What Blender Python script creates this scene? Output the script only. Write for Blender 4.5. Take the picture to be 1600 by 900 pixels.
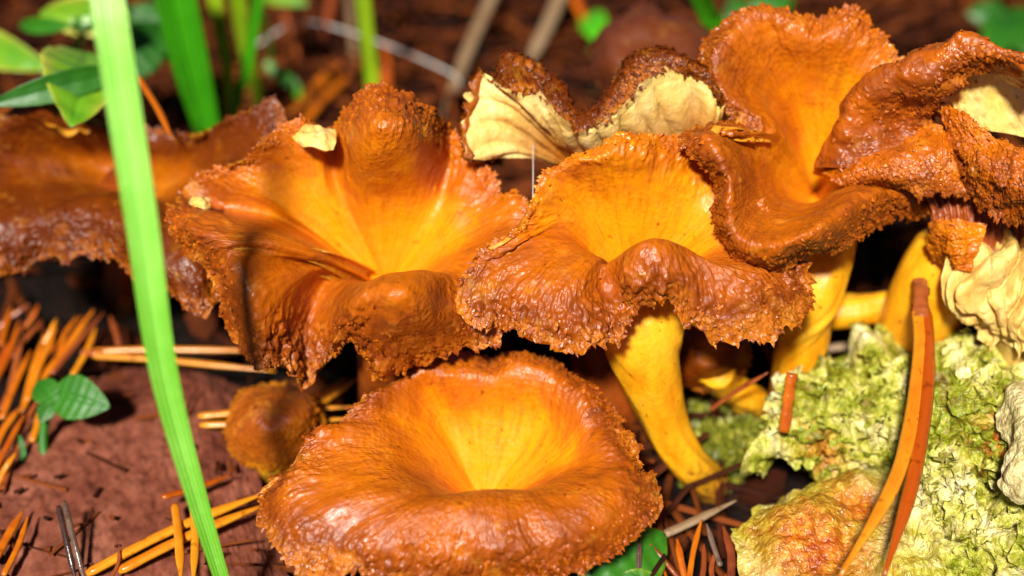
import bpy, math, random
import numpy as np
from mathutils import Vector

# ------------------------------------------------------------------ camera, sky, sun, exposure
S = 0.01                                   # everything below is written in centimetres
PITCH = math.radians(38.0)
FPX = 1600 * 50 / 36.0                     # focal length in photograph pixels
LOOK = np.array([0.0, 0.0, 4.0]); DIST = 22.0
FWD = np.array([0, math.cos(PITCH), -math.sin(PITCH)])
UPV = np.array([0, math.sin(PITCH), math.cos(PITCH)])
CAM = LOOK - FWD * DIST

scene = bpy.context.scene
for o in list(bpy.data.objects):
    bpy.data.objects.remove(o)
COL = scene.collection
cam = bpy.data.cameras.new('camera'); cam_o = bpy.data.objects.new('camera', cam); COL.objects.link(cam_o)
cam.lens = 50; cam.sensor_width = 36; cam.clip_start = 0.002; cam.clip_end = 200
cam_o.location = Vector(CAM * S); cam_o.rotation_euler = (math.pi / 2 - PITCH, 0, 0)
cam.dof.use_dof = True; cam.dof.focus_distance = 21.2 * S; cam.dof.aperture_fstop = 8.5
scene.camera = cam_o

SUN_EL, SUN_AZ = math.radians(50), math.radians(15)   # in front of the mushrooms, to the left
L = Vector((-math.sin(SUN_AZ) * math.cos(SUN_EL), -math.cos(SUN_AZ) * math.cos(SUN_EL), math.sin(SUN_EL)))
world = bpy.data.worlds.new('World'); scene.world = world; world.use_nodes = True
wn = world.node_tree.nodes; wl = world.node_tree.links
sky = wn.new('ShaderNodeTexSky'); sky.sky_type = 'NISHITA'; sky.sun_disc = False; sky.air_density = .15; sky.dust_density = .1; sky.ozone_density = .5
sky.sun_elevation = SUN_EL; sky.sun_rotation = math.atan2(L.x, L.y)
wl.new(sky.outputs[0], wn['Background'].inputs[0]); wn['Background'].inputs[1].default_value = 0.05
sl = bpy.data.lights.new('sun', 'SUN'); sl.energy = 5.0; sl.angle = math.radians(6); sl.color = (1.0, 0.95, 0.86)
so = bpy.data.objects.new('sun', sl); COL.objects.link(so); so.rotation_euler = L.to_track_quat('Z', 'Y').to_euler()
so.location = L * 2
scene.view_settings.view_transform = 'Standard'; scene.view_settings.look = 'None'
scene.view_settings.exposure = 0.6; scene.view_settings.gamma = 1.0
scene.render.engine = 'CYCLES'

# ------------------------------------------------------------------ helpers
rng = np.random.default_rng(7); random.seed(7)

def ray(px, py):
    return FWD + np.array([1.0, 0, 0]) * ((px - 800) / FPX) + UPV * ((450 - py) / FPX)
def P(px, py, z):
    """point seen at photograph pixel (px, py) that stands z cm above the ground"""
    r = ray(px, py); t = (z - CAM[2]) / r[2]; return CAM + r * t
def PD(px, py, d):
    return CAM + ray(px, py) * d

def hash3(ix, iy, iz, seed):
    h = (ix * 374761393 + iy * 668265263 + iz * 2147483647 + seed * 974711) & 0xFFFFFFFF
    h = ((h ^ (h >> 13)) * 1274126177) & 0xFFFFFFFF
    h = ((h ^ (h >> 16)) * 2246822519) & 0xFFFFFFFF
    return ((h ^ (h >> 15)) & 0xFFFFFF) / float(0xFFFFFF) * 2 - 1
def vnoise(p, seed=0):
    p = np.asarray(p, float); f = np.floor(p); i = f.astype(np.int64); t = p - f; t = t * t * t * (t * (t * 6 - 15) + 10)
    r = 0
    for dx in (0, 1):
        wx = t[..., 0] if dx else 1 - t[..., 0]
        for dy in (0, 1):
            wy = t[..., 1] if dy else 1 - t[..., 1]
            for dz in (0, 1):
                wz = t[..., 2] if dz else 1 - t[..., 2]
                r = r + wx * wy * wz * hash3(i[..., 0] + dx, i[..., 1] + dy, i[..., 2] + dz, seed)
    return r
def fbm(p, seed=0, oct=3, gain=.5):
    a, s, r = 1.0, 0.0, 0
    p = np.asarray(p, float)
    for k in range(oct):
        r = r + a * vnoise(p * (2.03 ** k) + k * 17.3, seed + k); s += a; a *= gain
    return r / s
def sstep(a, b, x):
    t = np.clip((x - a) / (b - a), 0, 1); return t * t * (3 - 2 * t)
def cr(p0, p1, p2, p3, t):
    return .5 * ((2 * p1) + (-p0 + p2) * t + (2 * p0 - 5 * p1 + 4 * p2 - p3) * t * t + (-p0 + 3 * p1 - 3 * p2 + p3) * t ** 3)
def spline_open(c, t):
    """c: (N, ..., ) control array, t: parameters 0..N-1"""
    c = np.asarray(c, float); n = len(c)
    e = np.concatenate([[2 * c[0] - c[1]], c, [2 * c[-1] - c[-2]]])
    i = np.clip(np.floor(t).astype(int), 0, n - 2); f = (t - i).reshape((-1,) + (1,) * (c.ndim - 1))
    return cr(e[i], e[i + 1], e[i + 2], e[i + 3], f)
def spline_closed(c, t):
    c = np.asarray(c, float); n = len(c)
    i = np.floor(t).astype(int); f = (t - i).reshape((-1,) + (1,) * (c.ndim - 1))
    return cr(c[(i - 1) % n], c[i % n], c[(i + 1) % n], c[(i + 2) % n], f)

def mesh_obj(name, V, F, mat, parent=None, attrs=None, smooth=True, origin=None):
    """one mesh object from vertices in cm and an array (or list) of faces"""
    V = np.asarray(V, float).reshape(-1, 3)
    o0 = np.zeros(3)
    if parent is not None:
        o0 = np.array(parent['o0'])
    elif origin is not None:
        o0 = np.asarray(origin, float)
    me = bpy.data.meshes.new(name)
    W = ((V - o0) * S)
    if isinstance(F, np.ndarray):
        nf, k = F.shape
        me.vertices.add(len(W)); me.vertices.foreach_set('co', W.ravel().astype(np.float32))
        me.loops.add(nf * k); me.loops.foreach_set('vertex_index', F.ravel().astype(np.int32))
        me.polygons.add(nf); me.polygons.foreach_set('loop_start', np.arange(0, nf * k, k, dtype=np.int32))
        me.update(calc_edges=True)
    else:
        me.from_pydata([tuple(w) for w in W], [], [tuple(int(a) for a in f) for f in F])
    me.polygons.foreach_set('use_smooth', np.full(len(me.polygons), smooth))
    for an, av in (attrs or {}).items():
        av = np.asarray(av, np.float32)
        if av.ndim == 1 or av.shape[-1] == 1:
            a = me.attributes.new(an, 'FLOAT', 'POINT'); a.data.foreach_set('value', av.ravel())
        else:
            a = me.attributes.new(an, 'FLOAT_VECTOR', 'POINT'); a.data.foreach_set('vector', av.reshape(-1, 3).ravel())
    me.validate(); me.update()
    me.materials.append(mat)
    ob = bpy.data.objects.new(name, me); COL.objects.link(ob)
    if parent is not None:
        ob.parent = parent
    else:
        ob.location = Vector(o0 * S)
    return ob
def thing(name, label, cat, origin, group=None):
    o = bpy.data.objects.new(name, None); COL.objects.link(o)
    o.empty_display_size = .005
    o.location = Vector(np.asarray(origin, float) * S); o['o0'] = [float(v) for v in origin]
    o['label'] = label; o['category'] = cat
    if group: o['group'] = group
    return o
def tag(o, label, cat, group=None):
    o['label'] = label; o['category'] = cat
    if group: o['group'] = group
    return o

def grid_faces(nu, nv, closed):
    i = np.arange(nu if closed else nu - 1); j = np.arange(nv - 1)
    I, J = np.meshgrid(i, j, indexing='ij'); I2 = (I + 1) % nu
    return np.stack([I * nv + J, I2 * nv + J, I2 * nv + J + 1, I * nv + J + 1], -1).reshape(-1, 4)
def grid_normals(G, closed):
    if closed:
        du = np.roll(G, -1, 0) - np.roll(G, 1, 0)
    else:
        du = np.gradient(G, axis=0)
    dv = np.gradient(G, axis=1)
    n = np.cross(du, dv); l = np.linalg.norm(n, axis=-1, keepdims=True); return n / np.maximum(l, 1e-9)

def tube_verts(C, Rr, k=14, flat=1.0, twist=None):
    """swept tube along points C (n,3) with radii Rr (n,), closed ends; flat squashes one axis"""
    C = np.asarray(C, float); n = len(C)
    T = np.gradient(C, axis=0); T /= np.maximum(np.linalg.norm(T, axis=1, keepdims=True), 1e-9)
    ref = np.array([0, 0, 1.0]) if abs(T[:, 2]).mean() < .8 else np.array([0, -1.0, 0])
    B = np.cross(T, ref); B /= np.maximum(np.linalg.norm(B, axis=1, keepdims=True), 1e-9)
    N = np.cross(B, T)
    a = np.arange(k) / k * 2 * math.pi
    Rr = np.asarray(Rr, float)
    V = C[:, None, :] + Rr[:, None, None] * (np.cos(a)[None, :, None] * B[:, None, :] + flat * np.sin(a)[None, :, None] * N[:, None, :])
    return V
def tube_faces(n, k):
    F = []
    for i in range(n - 1):
        for j in range(k):
            F.append((i * k + j, i * k + (j + 1) % k, (i + 1) * k + (j + 1) % k, (i + 1) * k + j))
    F.append(tuple(range(k))[::-1]); F.append(tuple((n - 1) * k + j for j in range(k)))
    return F

# ------------------------------------------------------------------ materials
def new_mat(name):
    m = bpy.data.materials.new(name); m.use_nodes = True
    nt = m.node_tree; b = nt.nodes['Principled BSDF']; return m, nt, b
def N(nt, t, **kw):
    n = nt.nodes.new(t)
    for k, v in kw.items():
        if k in n.bl_rna.properties: setattr(n, k, v)
        else: n.inputs[k].default_value = v
    return n
def ramp(nt, stops, fac):
    r = nt.nodes.new('ShaderNodeValToRGB'); e = r.color_ramp.elements
    while len(e) < len(stops): e.new(.5)
    for el, (p, c) in zip(e, stops): el.position = p; el.color = (*c, 1)
    nt.links.new(fac, r.inputs[0]); return r.outputs[0]
def math_n(nt, op, a, b=None, c=None):
    n = nt.nodes.new('ShaderNodeMath'); n.operation = op
    for i, x in enumerate((a, b, c)):
        if x is None: continue
        if isinstance(x, (int, float)): n.inputs[i].default_value = x
        else: nt.links.new(x, n.inputs[i])
    return n.outputs[0]
def pos_cm(nt, sc=(100, 100, 100)):
    g = nt.nodes.new('ShaderNodeNewGeometry'); m = nt.nodes.new('ShaderNodeMapping'); m.inputs['Scale'].default_value = sc
    nt.links.new(g.outputs['Position'], m.inputs[0]); return m.outputs[0]
def attr(nt, name, out='Fac'):
    a = nt.nodes.new('ShaderNodeAttribute'); a.attribute_name = name; return a.outputs[out]
def noise(nt, vec, scale, detail=3, rough=.55, dist=0):
    n = N(nt, 'ShaderNodeTexNoise'); n.inputs['Scale'].default_value = scale; n.inputs['Detail'].default_value = detail
    n.inputs['Roughness'].default_value = rough; n.inputs['Distortion'].default_value = dist
    nt.links.new(vec, n.inputs['Vector']); return n.outputs[0]
def mixc(nt, a, b, fac, mode='MIX'):
    n = nt.nodes.new('ShaderNodeMix'); n.data_type = 'RGBA'; n.blend_type = mode
    for s, x in ((n.inputs[6], a), (n.inputs[7], b)):
        if isinstance(x, tuple): s.default_value = (*x, 1)
        else: nt.links.new(x, s)
    if isinstance(fac, (int, float)): n.inputs[0].default_value = fac
    else: nt.links.new(fac, n.inputs[0])
    return n.outputs[2]
def bump(nt, h, strength, dist_cm, prev=None):
    b = nt.nodes.new('ShaderNodeBump'); b.inputs['Strength'].default_value = strength; b.inputs['Distance'].default_value = dist_cm * S
    nt.links.new(h, b.inputs['Height'])
    if prev is not None: nt.links.new(prev, b.inputs['Normal'])
    return b.outputs[0]

def cap_material(name, stops, rough=.37, spec=.45, streak=.50):
    m, nt, b = new_mat(name); lk = nt.links.new
    pc = pos_cm(nt); fib = attr(nt, 'fib', 'Vector'); rad = attr(nt, 'rad')
    n_big = noise(nt, pc, .9, 3); n_mid = noise(nt, pc, 3.2, 4)
    mp = nt.nodes.new('ShaderNodeMapping'); mp.inputs['Scale'].default_value = (1, 1, .32); lk(fib, mp.inputs[0])
    n_fib = noise(nt, mp.outputs[0], 7, 4, .65); n_fine = noise(nt, mp.outputs[0], 22, 3, .6)
    f = math_n(nt, 'ADD', rad, math_n(nt, 'MULTIPLY', math_n(nt, 'SUBTRACT', n_big, .5), .60))
    f = math_n(nt, 'ADD', f, math_n(nt, 'MULTIPLY', math_n(nt, 'SUBTRACT', n_mid, .5), .34))
    c = ramp(nt, stops, f)
    dark = ramp(nt, [(.30, (.42, .30, .25)), (.52, (1, 1, 1))], n_fib)
    c = mixc(nt, c, dark, streak, 'MULTIPLY')
    spk = ramp(nt, [(.26, (.25, .12, .06)), (.31, (1, 1, 1))], noise(nt, pc, 9, 2))
    c = mixc(nt, c, spk, .8, 'MULTIPLY')
    mealy = math_n(nt, 'MULTIPLY', ramp(nt, [(.56, (0, 0, 0)), (.70, (1, 1, 1))], noise(nt, pc, 2.1, 5, .7)), .28)
    c = mixc(nt, c, (.82, .36, .03), mealy)
    lk(c, b.inputs['Base Color'])
    b.inputs['Roughness'].default_value = rough; b.inputs['Specular IOR Level'].default_value = spec
    r_ = ramp(nt, [(.3, (rough - .1,) * 3), (.7, (rough + .18,) * 3)], n_mid); lk(r_, b.inputs['Roughness'])
    b.inputs['Subsurface Weight'].default_value = .12; b.inputs['Subsurface Radius'].default_value = (1.0, .35, .05); b.inputs['Subsurface Scale'].default_value = .0015
    vor = N(nt, 'ShaderNodeTexVoronoi'); vor.inputs['Scale'].default_value = 12; lk(pc, vor.inputs['Vector'])
    amp = math_n(nt, 'ADD', math_n(nt, 'MULTIPLY', rad, .9), .15)
    h = math_n(nt, 'ADD', math_n(nt, 'MULTIPLY', n_fib, .75), math_n(nt, 'MULTIPLY', vor.outputs['Distance'], .40))
    h = math_n(nt, 'ADD', h, math_n(nt, 'MULTIPLY', n_fine, .35))
    h = math_n(nt, 'MULTIPLY', h, math_n(nt, 'MULTIPLY', amp, ramp(nt, [(.34, (.25,) * 3), (.62, (1.25,) * 3)], noise(nt, pc, 1.3, 2))))
    lk(bump(nt, h, 1.0, .055), b.inputs['Normal'])
    return m
YEL, ORG, BRN = (.78, .275, .002), (.57, .14, .002), (.22, .040, .0015)
STOPS = [(.0, (.80, .30, .003)), (.24, YEL), (.46, ORG), (.73, (.38, .080, .002)), (.91, BRN), (1.0, (.46, .125, .005))]
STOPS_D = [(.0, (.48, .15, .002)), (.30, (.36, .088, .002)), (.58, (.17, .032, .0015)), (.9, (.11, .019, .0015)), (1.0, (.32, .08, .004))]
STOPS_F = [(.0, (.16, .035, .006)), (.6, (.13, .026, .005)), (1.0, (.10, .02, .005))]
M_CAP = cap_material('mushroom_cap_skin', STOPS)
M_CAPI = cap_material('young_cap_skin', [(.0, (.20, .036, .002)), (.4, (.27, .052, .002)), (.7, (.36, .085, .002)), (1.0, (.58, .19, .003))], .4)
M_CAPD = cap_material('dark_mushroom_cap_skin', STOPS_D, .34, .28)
M_CAPF = cap_material('deep_brown_cap_skin', STOPS_F, .5)

def flesh_material(name, c0, c1, c2, rough=.42, sss=.3, bumpd=.03):
    m, nt, b = new_mat(name); lk = nt.links.new
    pc = pos_cm(nt, (100, 100, 45)); pc2 = pos_cm(nt)
    n1 = noise(nt, pc, 2.2, 4); n2 = noise(nt, pc2, 9, 3)
    c = ramp(nt, [(.3, c0), (.5, c1), (.72, c2)], n1)
    spk = ramp(nt, [(.26, (.3, .15, .06)), (.33, (1, 1, 1))], noise(nt, pc2, 7, 2))
    c = mixc(nt, c, spk, .8, 'MULTIPLY')
    nst = noise(nt, pos_cm(nt, (100, 100, 14)), 5, 4, .6)
    c = mixc(nt, c, ramp(nt, [(.34, (.62, .42, .30)), (.55, (1, 1, 1))], nst), .28, 'MULTIPLY')
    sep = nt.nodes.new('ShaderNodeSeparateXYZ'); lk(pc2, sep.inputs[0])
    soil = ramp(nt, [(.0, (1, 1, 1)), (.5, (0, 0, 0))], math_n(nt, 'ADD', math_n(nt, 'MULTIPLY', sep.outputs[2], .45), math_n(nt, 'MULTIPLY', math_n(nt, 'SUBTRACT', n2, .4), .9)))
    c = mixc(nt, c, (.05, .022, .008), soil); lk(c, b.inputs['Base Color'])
    b.inputs['Roughness'].default_value = rough
    b.inputs['Subsurface Weight'].default_value = sss; b.inputs['Subsurface Radius'].default_value = (1.0, .45, .06); b.inputs['Subsurface Scale'].default_value = .003
    h = math_n(nt, 'ADD', math_n(nt, 'ADD', n2, n1), nst); lk(bump(nt, h, .6, bumpd), b.inputs['Normal'])
    return m
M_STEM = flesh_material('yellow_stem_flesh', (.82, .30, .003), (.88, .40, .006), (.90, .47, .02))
M_STEM_SHADE = flesh_material('shaded_stem_flesh', (.20, .035, .002), (.27, .05, .003), (.34, .08, .005))  # stem flesh with the shade under the caps painted in as dark red-brown
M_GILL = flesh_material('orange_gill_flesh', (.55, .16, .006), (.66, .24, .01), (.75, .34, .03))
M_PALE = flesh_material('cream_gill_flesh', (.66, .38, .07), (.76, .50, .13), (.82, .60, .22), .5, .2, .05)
def gill_shade_ramp(m):
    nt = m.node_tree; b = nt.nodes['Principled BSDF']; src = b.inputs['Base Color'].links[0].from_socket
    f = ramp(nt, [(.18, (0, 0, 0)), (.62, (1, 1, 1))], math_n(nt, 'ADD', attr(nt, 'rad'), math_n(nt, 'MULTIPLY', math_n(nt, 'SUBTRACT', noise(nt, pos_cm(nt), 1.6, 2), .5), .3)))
    nt.links.new(mixc(nt, (.40, .13, .008), src, f), b.inputs['Base Color'])  # orange-brown flesh plus painted-in shade, deepening toward the stem
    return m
M_PALE_SHADE = gill_shade_ramp(flesh_material('cream_to_orange_shaded_gill_flesh', (.68, .40, .08), (.78, .52, .15), (.84, .62, .26), .5, .2, .05))
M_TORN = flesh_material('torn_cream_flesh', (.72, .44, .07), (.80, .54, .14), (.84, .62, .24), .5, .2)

def needle_material(name, c0, c1, c2, rough=.24):
    m, nt, b = new_mat(name); lk = nt.links.new
    rnd = attr(nt, 'rnd'); pc = pos_cm(nt)
    f = math_n(nt, 'ADD', math_n(nt, 'MULTIPLY', rnd, .7), math_n(nt, 'MULTIPLY', noise(nt, pc, 2.5, 4), .4))
    c = ramp(nt, [(.15, c0), (.5, c1), (.85, c2)], f)
    sp = ramp(nt, [(.3, (.35, .2, .12)), (.42, (1, 1, 1))], noise(nt, pc, 6, 3)); c = mixc(nt, c, sp, .6, 'MULTIPLY')
    lk(c, b.inputs['Base Color']); b.inputs['Roughness'].default_value = rough
    lk(bump(nt, noise(nt, pc, 14, 3), .25, .02), b.inputs['Normal']); return m
M_NEED = needle_material('orange_pine_needle', (.34, .055, .003), (.52, .13, .004), (.70, .27, .012))
M_NEEDR = needle_material('red_brown_pine_needle', (.12, .025, .01), (.22, .045, .012), (.36, .09, .02))
M_NEEDD = needle_material('dark_pine_needle', (.03, .015, .012), (.06, .03, .022), (.16, .10, .07), .22)
M_TWIG = needle_material('grey_brown_twig', (.10, .05, .025), (.19, .11, .05), (.30, .20, .11), .6)
M_LITT = needle_material('needle_litter_brown', (.010, .0025, .001), (.042, .008, .002), (.16, .036, .005), .85)
M_LITT.node_tree.nodes['Principled BSDF'].inputs['Specular IOR Level'].default_value = .12

def leaf_material(name, c0, c1, c2, rough=.35, trans=.25):
    m, nt, b = new_mat(name); lk = nt.links.new
    pc = pos_cm(nt); f = math_n(nt, 'ADD', math_n(nt, 'MULTIPLY', attr(nt, 'rnd'), .55), math_n(nt, 'MULTIPLY', noise(nt, pc, 1.4, 4), .5))
    c = ramp(nt, [(.2, c0), (.5, c1), (.85, c2)], f); lk(c, b.inputs['Base Color'])
    b.inputs['Roughness'].default_value = rough
    b.inputs['Subsurface Weight'].default_value = trans; b.inputs['Subsurface Radius'].default_value = (.4, 1, .1); b.inputs['Subsurface Scale'].default_value = .002
    lk(bump(nt, noise(nt, pc, 9, 3), .4, .02), b.inputs['Normal']); return m
M_BLADE = leaf_material('pale_grass_blade', (.16, .50, .03), (.30, .70, .10), (.33, .80, .20), .4)
M_GRASS = leaf_material('bright_grass_blade', (.03, .24, .004), (.055, .36, .006), (.10, .46, .01))
M_GRASSY = leaf_material('yellow_green_grass', (.20, .36, .008), (.30, .46, .012), (.42, .50, .02))
M_LEAF = leaf_material('green_leaf', (.010, .085, .003), (.028, .16, .004), (.20, .30, .010), .5)
M_LEAFY = leaf_material('yellow_edged_leaf', (.04, .22, .008), (.16, .32, .012), (.55, .50, .07))

def ground_material():
    m, nt, b = new_mat('forest_soil'); lk = nt.links.new
    pc = pos_cm(nt); n1 = noise(nt, pc, .8, 5, .65); n2 = noise(nt, pc, 4, 4, .6)
    c = ramp(nt, [(.3, (.003, .0015, .001)), (.55, (.012, .005, .003)), (.75, (.04, .013, .006))], n1)
    c2 = ramp(nt, [(.4, (.5, .5, .5)), (.7, (1.3, 1.1, 1))], n2); lk(mixc(nt, c, c2, 1, 'MULTIPLY'), b.inputs['Base Color'])
    b.inputs['Roughness'].default_value = .9; b.inputs['Specular IOR Level'].default_value = .15; lk(bump(nt, math_n(nt, 'ADD', n1, n2), 1, .25), b.inputs['Normal']); return m
M_SOIL = ground_material()
def slab_material():
    m, nt, b = new_mat('reddish_bark'); lk = nt.links.new
    pc = pos_cm(nt, (100, 60, 100)); n1 = noise(nt, pc, 1.3, 5, .65); n2 = noise(nt, pc, 7, 4, .6)
    c = ramp(nt, [(.28, (.085, .018, .009)), (.5, (.17, .045, .023)), (.72, (.28, .095, .055))], n1)
    c2 = ramp(nt, [(.3, (.55, .5, .5)), (.6, (1.1, 1.1, 1.1))], n2); lk(mixc(nt, c, c2, .8, 'MULTIPLY'), b.inputs['Base Color'])
    b.inputs['Roughness'].default_value = .75; b.inputs['Specular IOR Level'].default_value = .2; lk(bump(nt, math_n(nt, 'ADD', n1, math_n(nt, 'MULTIPLY', n2, .5)), .6, .05), b.inputs['Normal']); return m
M_SLAB = slab_material()
def lichen_material(name, stops, rough=.28):
    m, nt, b = new_mat(name); lk = nt.links.new
    pc = pos_cm(nt); n1 = noise(nt, pc, 1.1, 5, .6, .6); n2 = noise(nt, pc, 6, 4, .6)
    f = math_n(nt, 'ADD', math_n(nt, 'MULTIPLY', n1, .75), math_n(nt, 'MULTIPLY', n2, .25))
    c = ramp(nt, stops, f); c2 = ramp(nt, [(.34, (.35, .28, .15)), (.5, (1, 1, 1))], noise(nt, pc, 5, 4))
    c = mixc(nt, c, c2, .7, 'MULTIPLY')
    sf = math_n(nt, 'MULTIPLY', attr(nt, 'stain'), math_n(nt, 'ADD', math_n(nt, 'MULTIPLY', n1, 1.6), .3))
    c = mixc(nt, c, ramp(nt, [(.35, (.30, .04, .004)), (.55, (.52, .14, .008)), (.7, (.60, .30, .03))], n2), sf)
    lk(c, b.inputs['Base Color']); b.inputs['Roughness'].default_value = rough
    lk(bump(nt, math_n(nt, 'ADD', n2, noise(nt, pc, 16, 2)), .9, .06), b.inputs['Normal']); return m
M_LICH = lichen_material('yellow_green_lichen', [(.30, (.09, .045, .01)), (.38, (.22, .16, .015)), (.44, (.24, .28, .012)), (.49, (.44, .42, .05)), (.55, (.60, .54, .16)), (.64, (.78, .71, .40))])
M_LICHO = lichen_material('orange_stained_lichen', [(.30, (.20, .07, .01)), (.40, (.34, .22, .02)), (.48, (.44, .40, .04)), (.60, (.72, .62, .22)), (.72, (.82, .76, .42))], .18)
M_LICHP = lichen_material('pale_lichen', [(.30, (.45, .38, .14)), (.5, (.66, .56, .26)), (.7, (.84, .72, .50))], .35)
M_MOSS = leaf_material('moss_green', (.07, .08, .005), (.17, .19, .008), (.40, .36, .04), .5)
def plain(name, c, rough=.5, alpha=None):
    m, nt, b = new_mat(name); lk = nt.links.new
    pc = pos_cm(nt); n = noise(nt, pc, 5, 3)
    cc = ramp(nt, [(.3, tuple(x * .7 for x in c)), (.7, c)], n); lk(cc, b.inputs['Base Color']); b.inputs['Roughness'].default_value = rough
    return m
M_WEB = plain('pale_web_thread', (.6, .55, .5), .4)

# ------------------------------------------------------------------ ground
def build_ground():
    a = np.concatenate([-np.geomspace(3000, 32, 14), np.linspace(-30, 30, 180), np.geomspace(32, 3000, 14)])
    X, Y = np.meshgrid(a, a + 6, indexing='ij')
    p = np.stack([X, Y, 0 * X], -1)
    Z = fbm(p * .25, 3, 4) * .8 * np.exp(-((X / 40) ** 2 + (Y / 40) ** 2)) + fbm(p * 1.3, 9, 3) * .18 - .25
    G = np.stack([X, Y, Z], -1)
    o = mesh_obj('ground', G, grid_faces(len(a), len(a), False), M_SOIL); o['kind'] = 'structure'
    return o
build_ground()

# ------------------------------------------------------------------ mushrooms
def shade_fix(G, N_):
    return N_ if N_[..., 2].mean() > 0 else -N_

def add_scales(parent, C, Nv, D, rad, fib, mat):
    n = len(C); side = np.cross(Nv, D); side /= np.maximum(np.linalg.norm(side, axis=1, keepdims=True), 1e-6)
    a = rng.normal(0, .55, n)[:, None]; D2 = D * np.cos(a) + side * np.sin(a); S2 = np.cross(Nv, D2)
    ln = (rng.uniform(.05, .12, n) * (.6 + .5 * rad))[:, None]; w = rng.uniform(.018, .04, n)[:, None]; lift = rng.uniform(.0, .4, n)[:, None]
    b = C - Nv * .012
    m = C + D2 * ln * .5 + Nv * ln * lift * .45; t = C + D2 * ln + Nv * ln * lift * .5
    V = np.stack([b - S2 * w, b + S2 * w, m + S2 * w * .9, m - S2 * w * .9, m + Nv * w * .9, t], 1)
    k = np.arange(n)[:, None] * 6
    T3 = np.array([[0, 1, 4], [1, 2, 4], [3, 0, 4], [2, 5, 4], [5, 3, 4]])
    F = (k[:, :, None] + T3[None]).reshape(-1, 3)
    o = mesh_obj('scales', V, F, mat, parent, {'rad': np.repeat(np.clip(rad * .9 + rng.uniform(-.12, .12, n), 0, 1), 6), 'fib': np.repeat(fib, 6, 0)}, smooth=True)
    o['kind'] = 'stuff'
    return o

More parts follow.
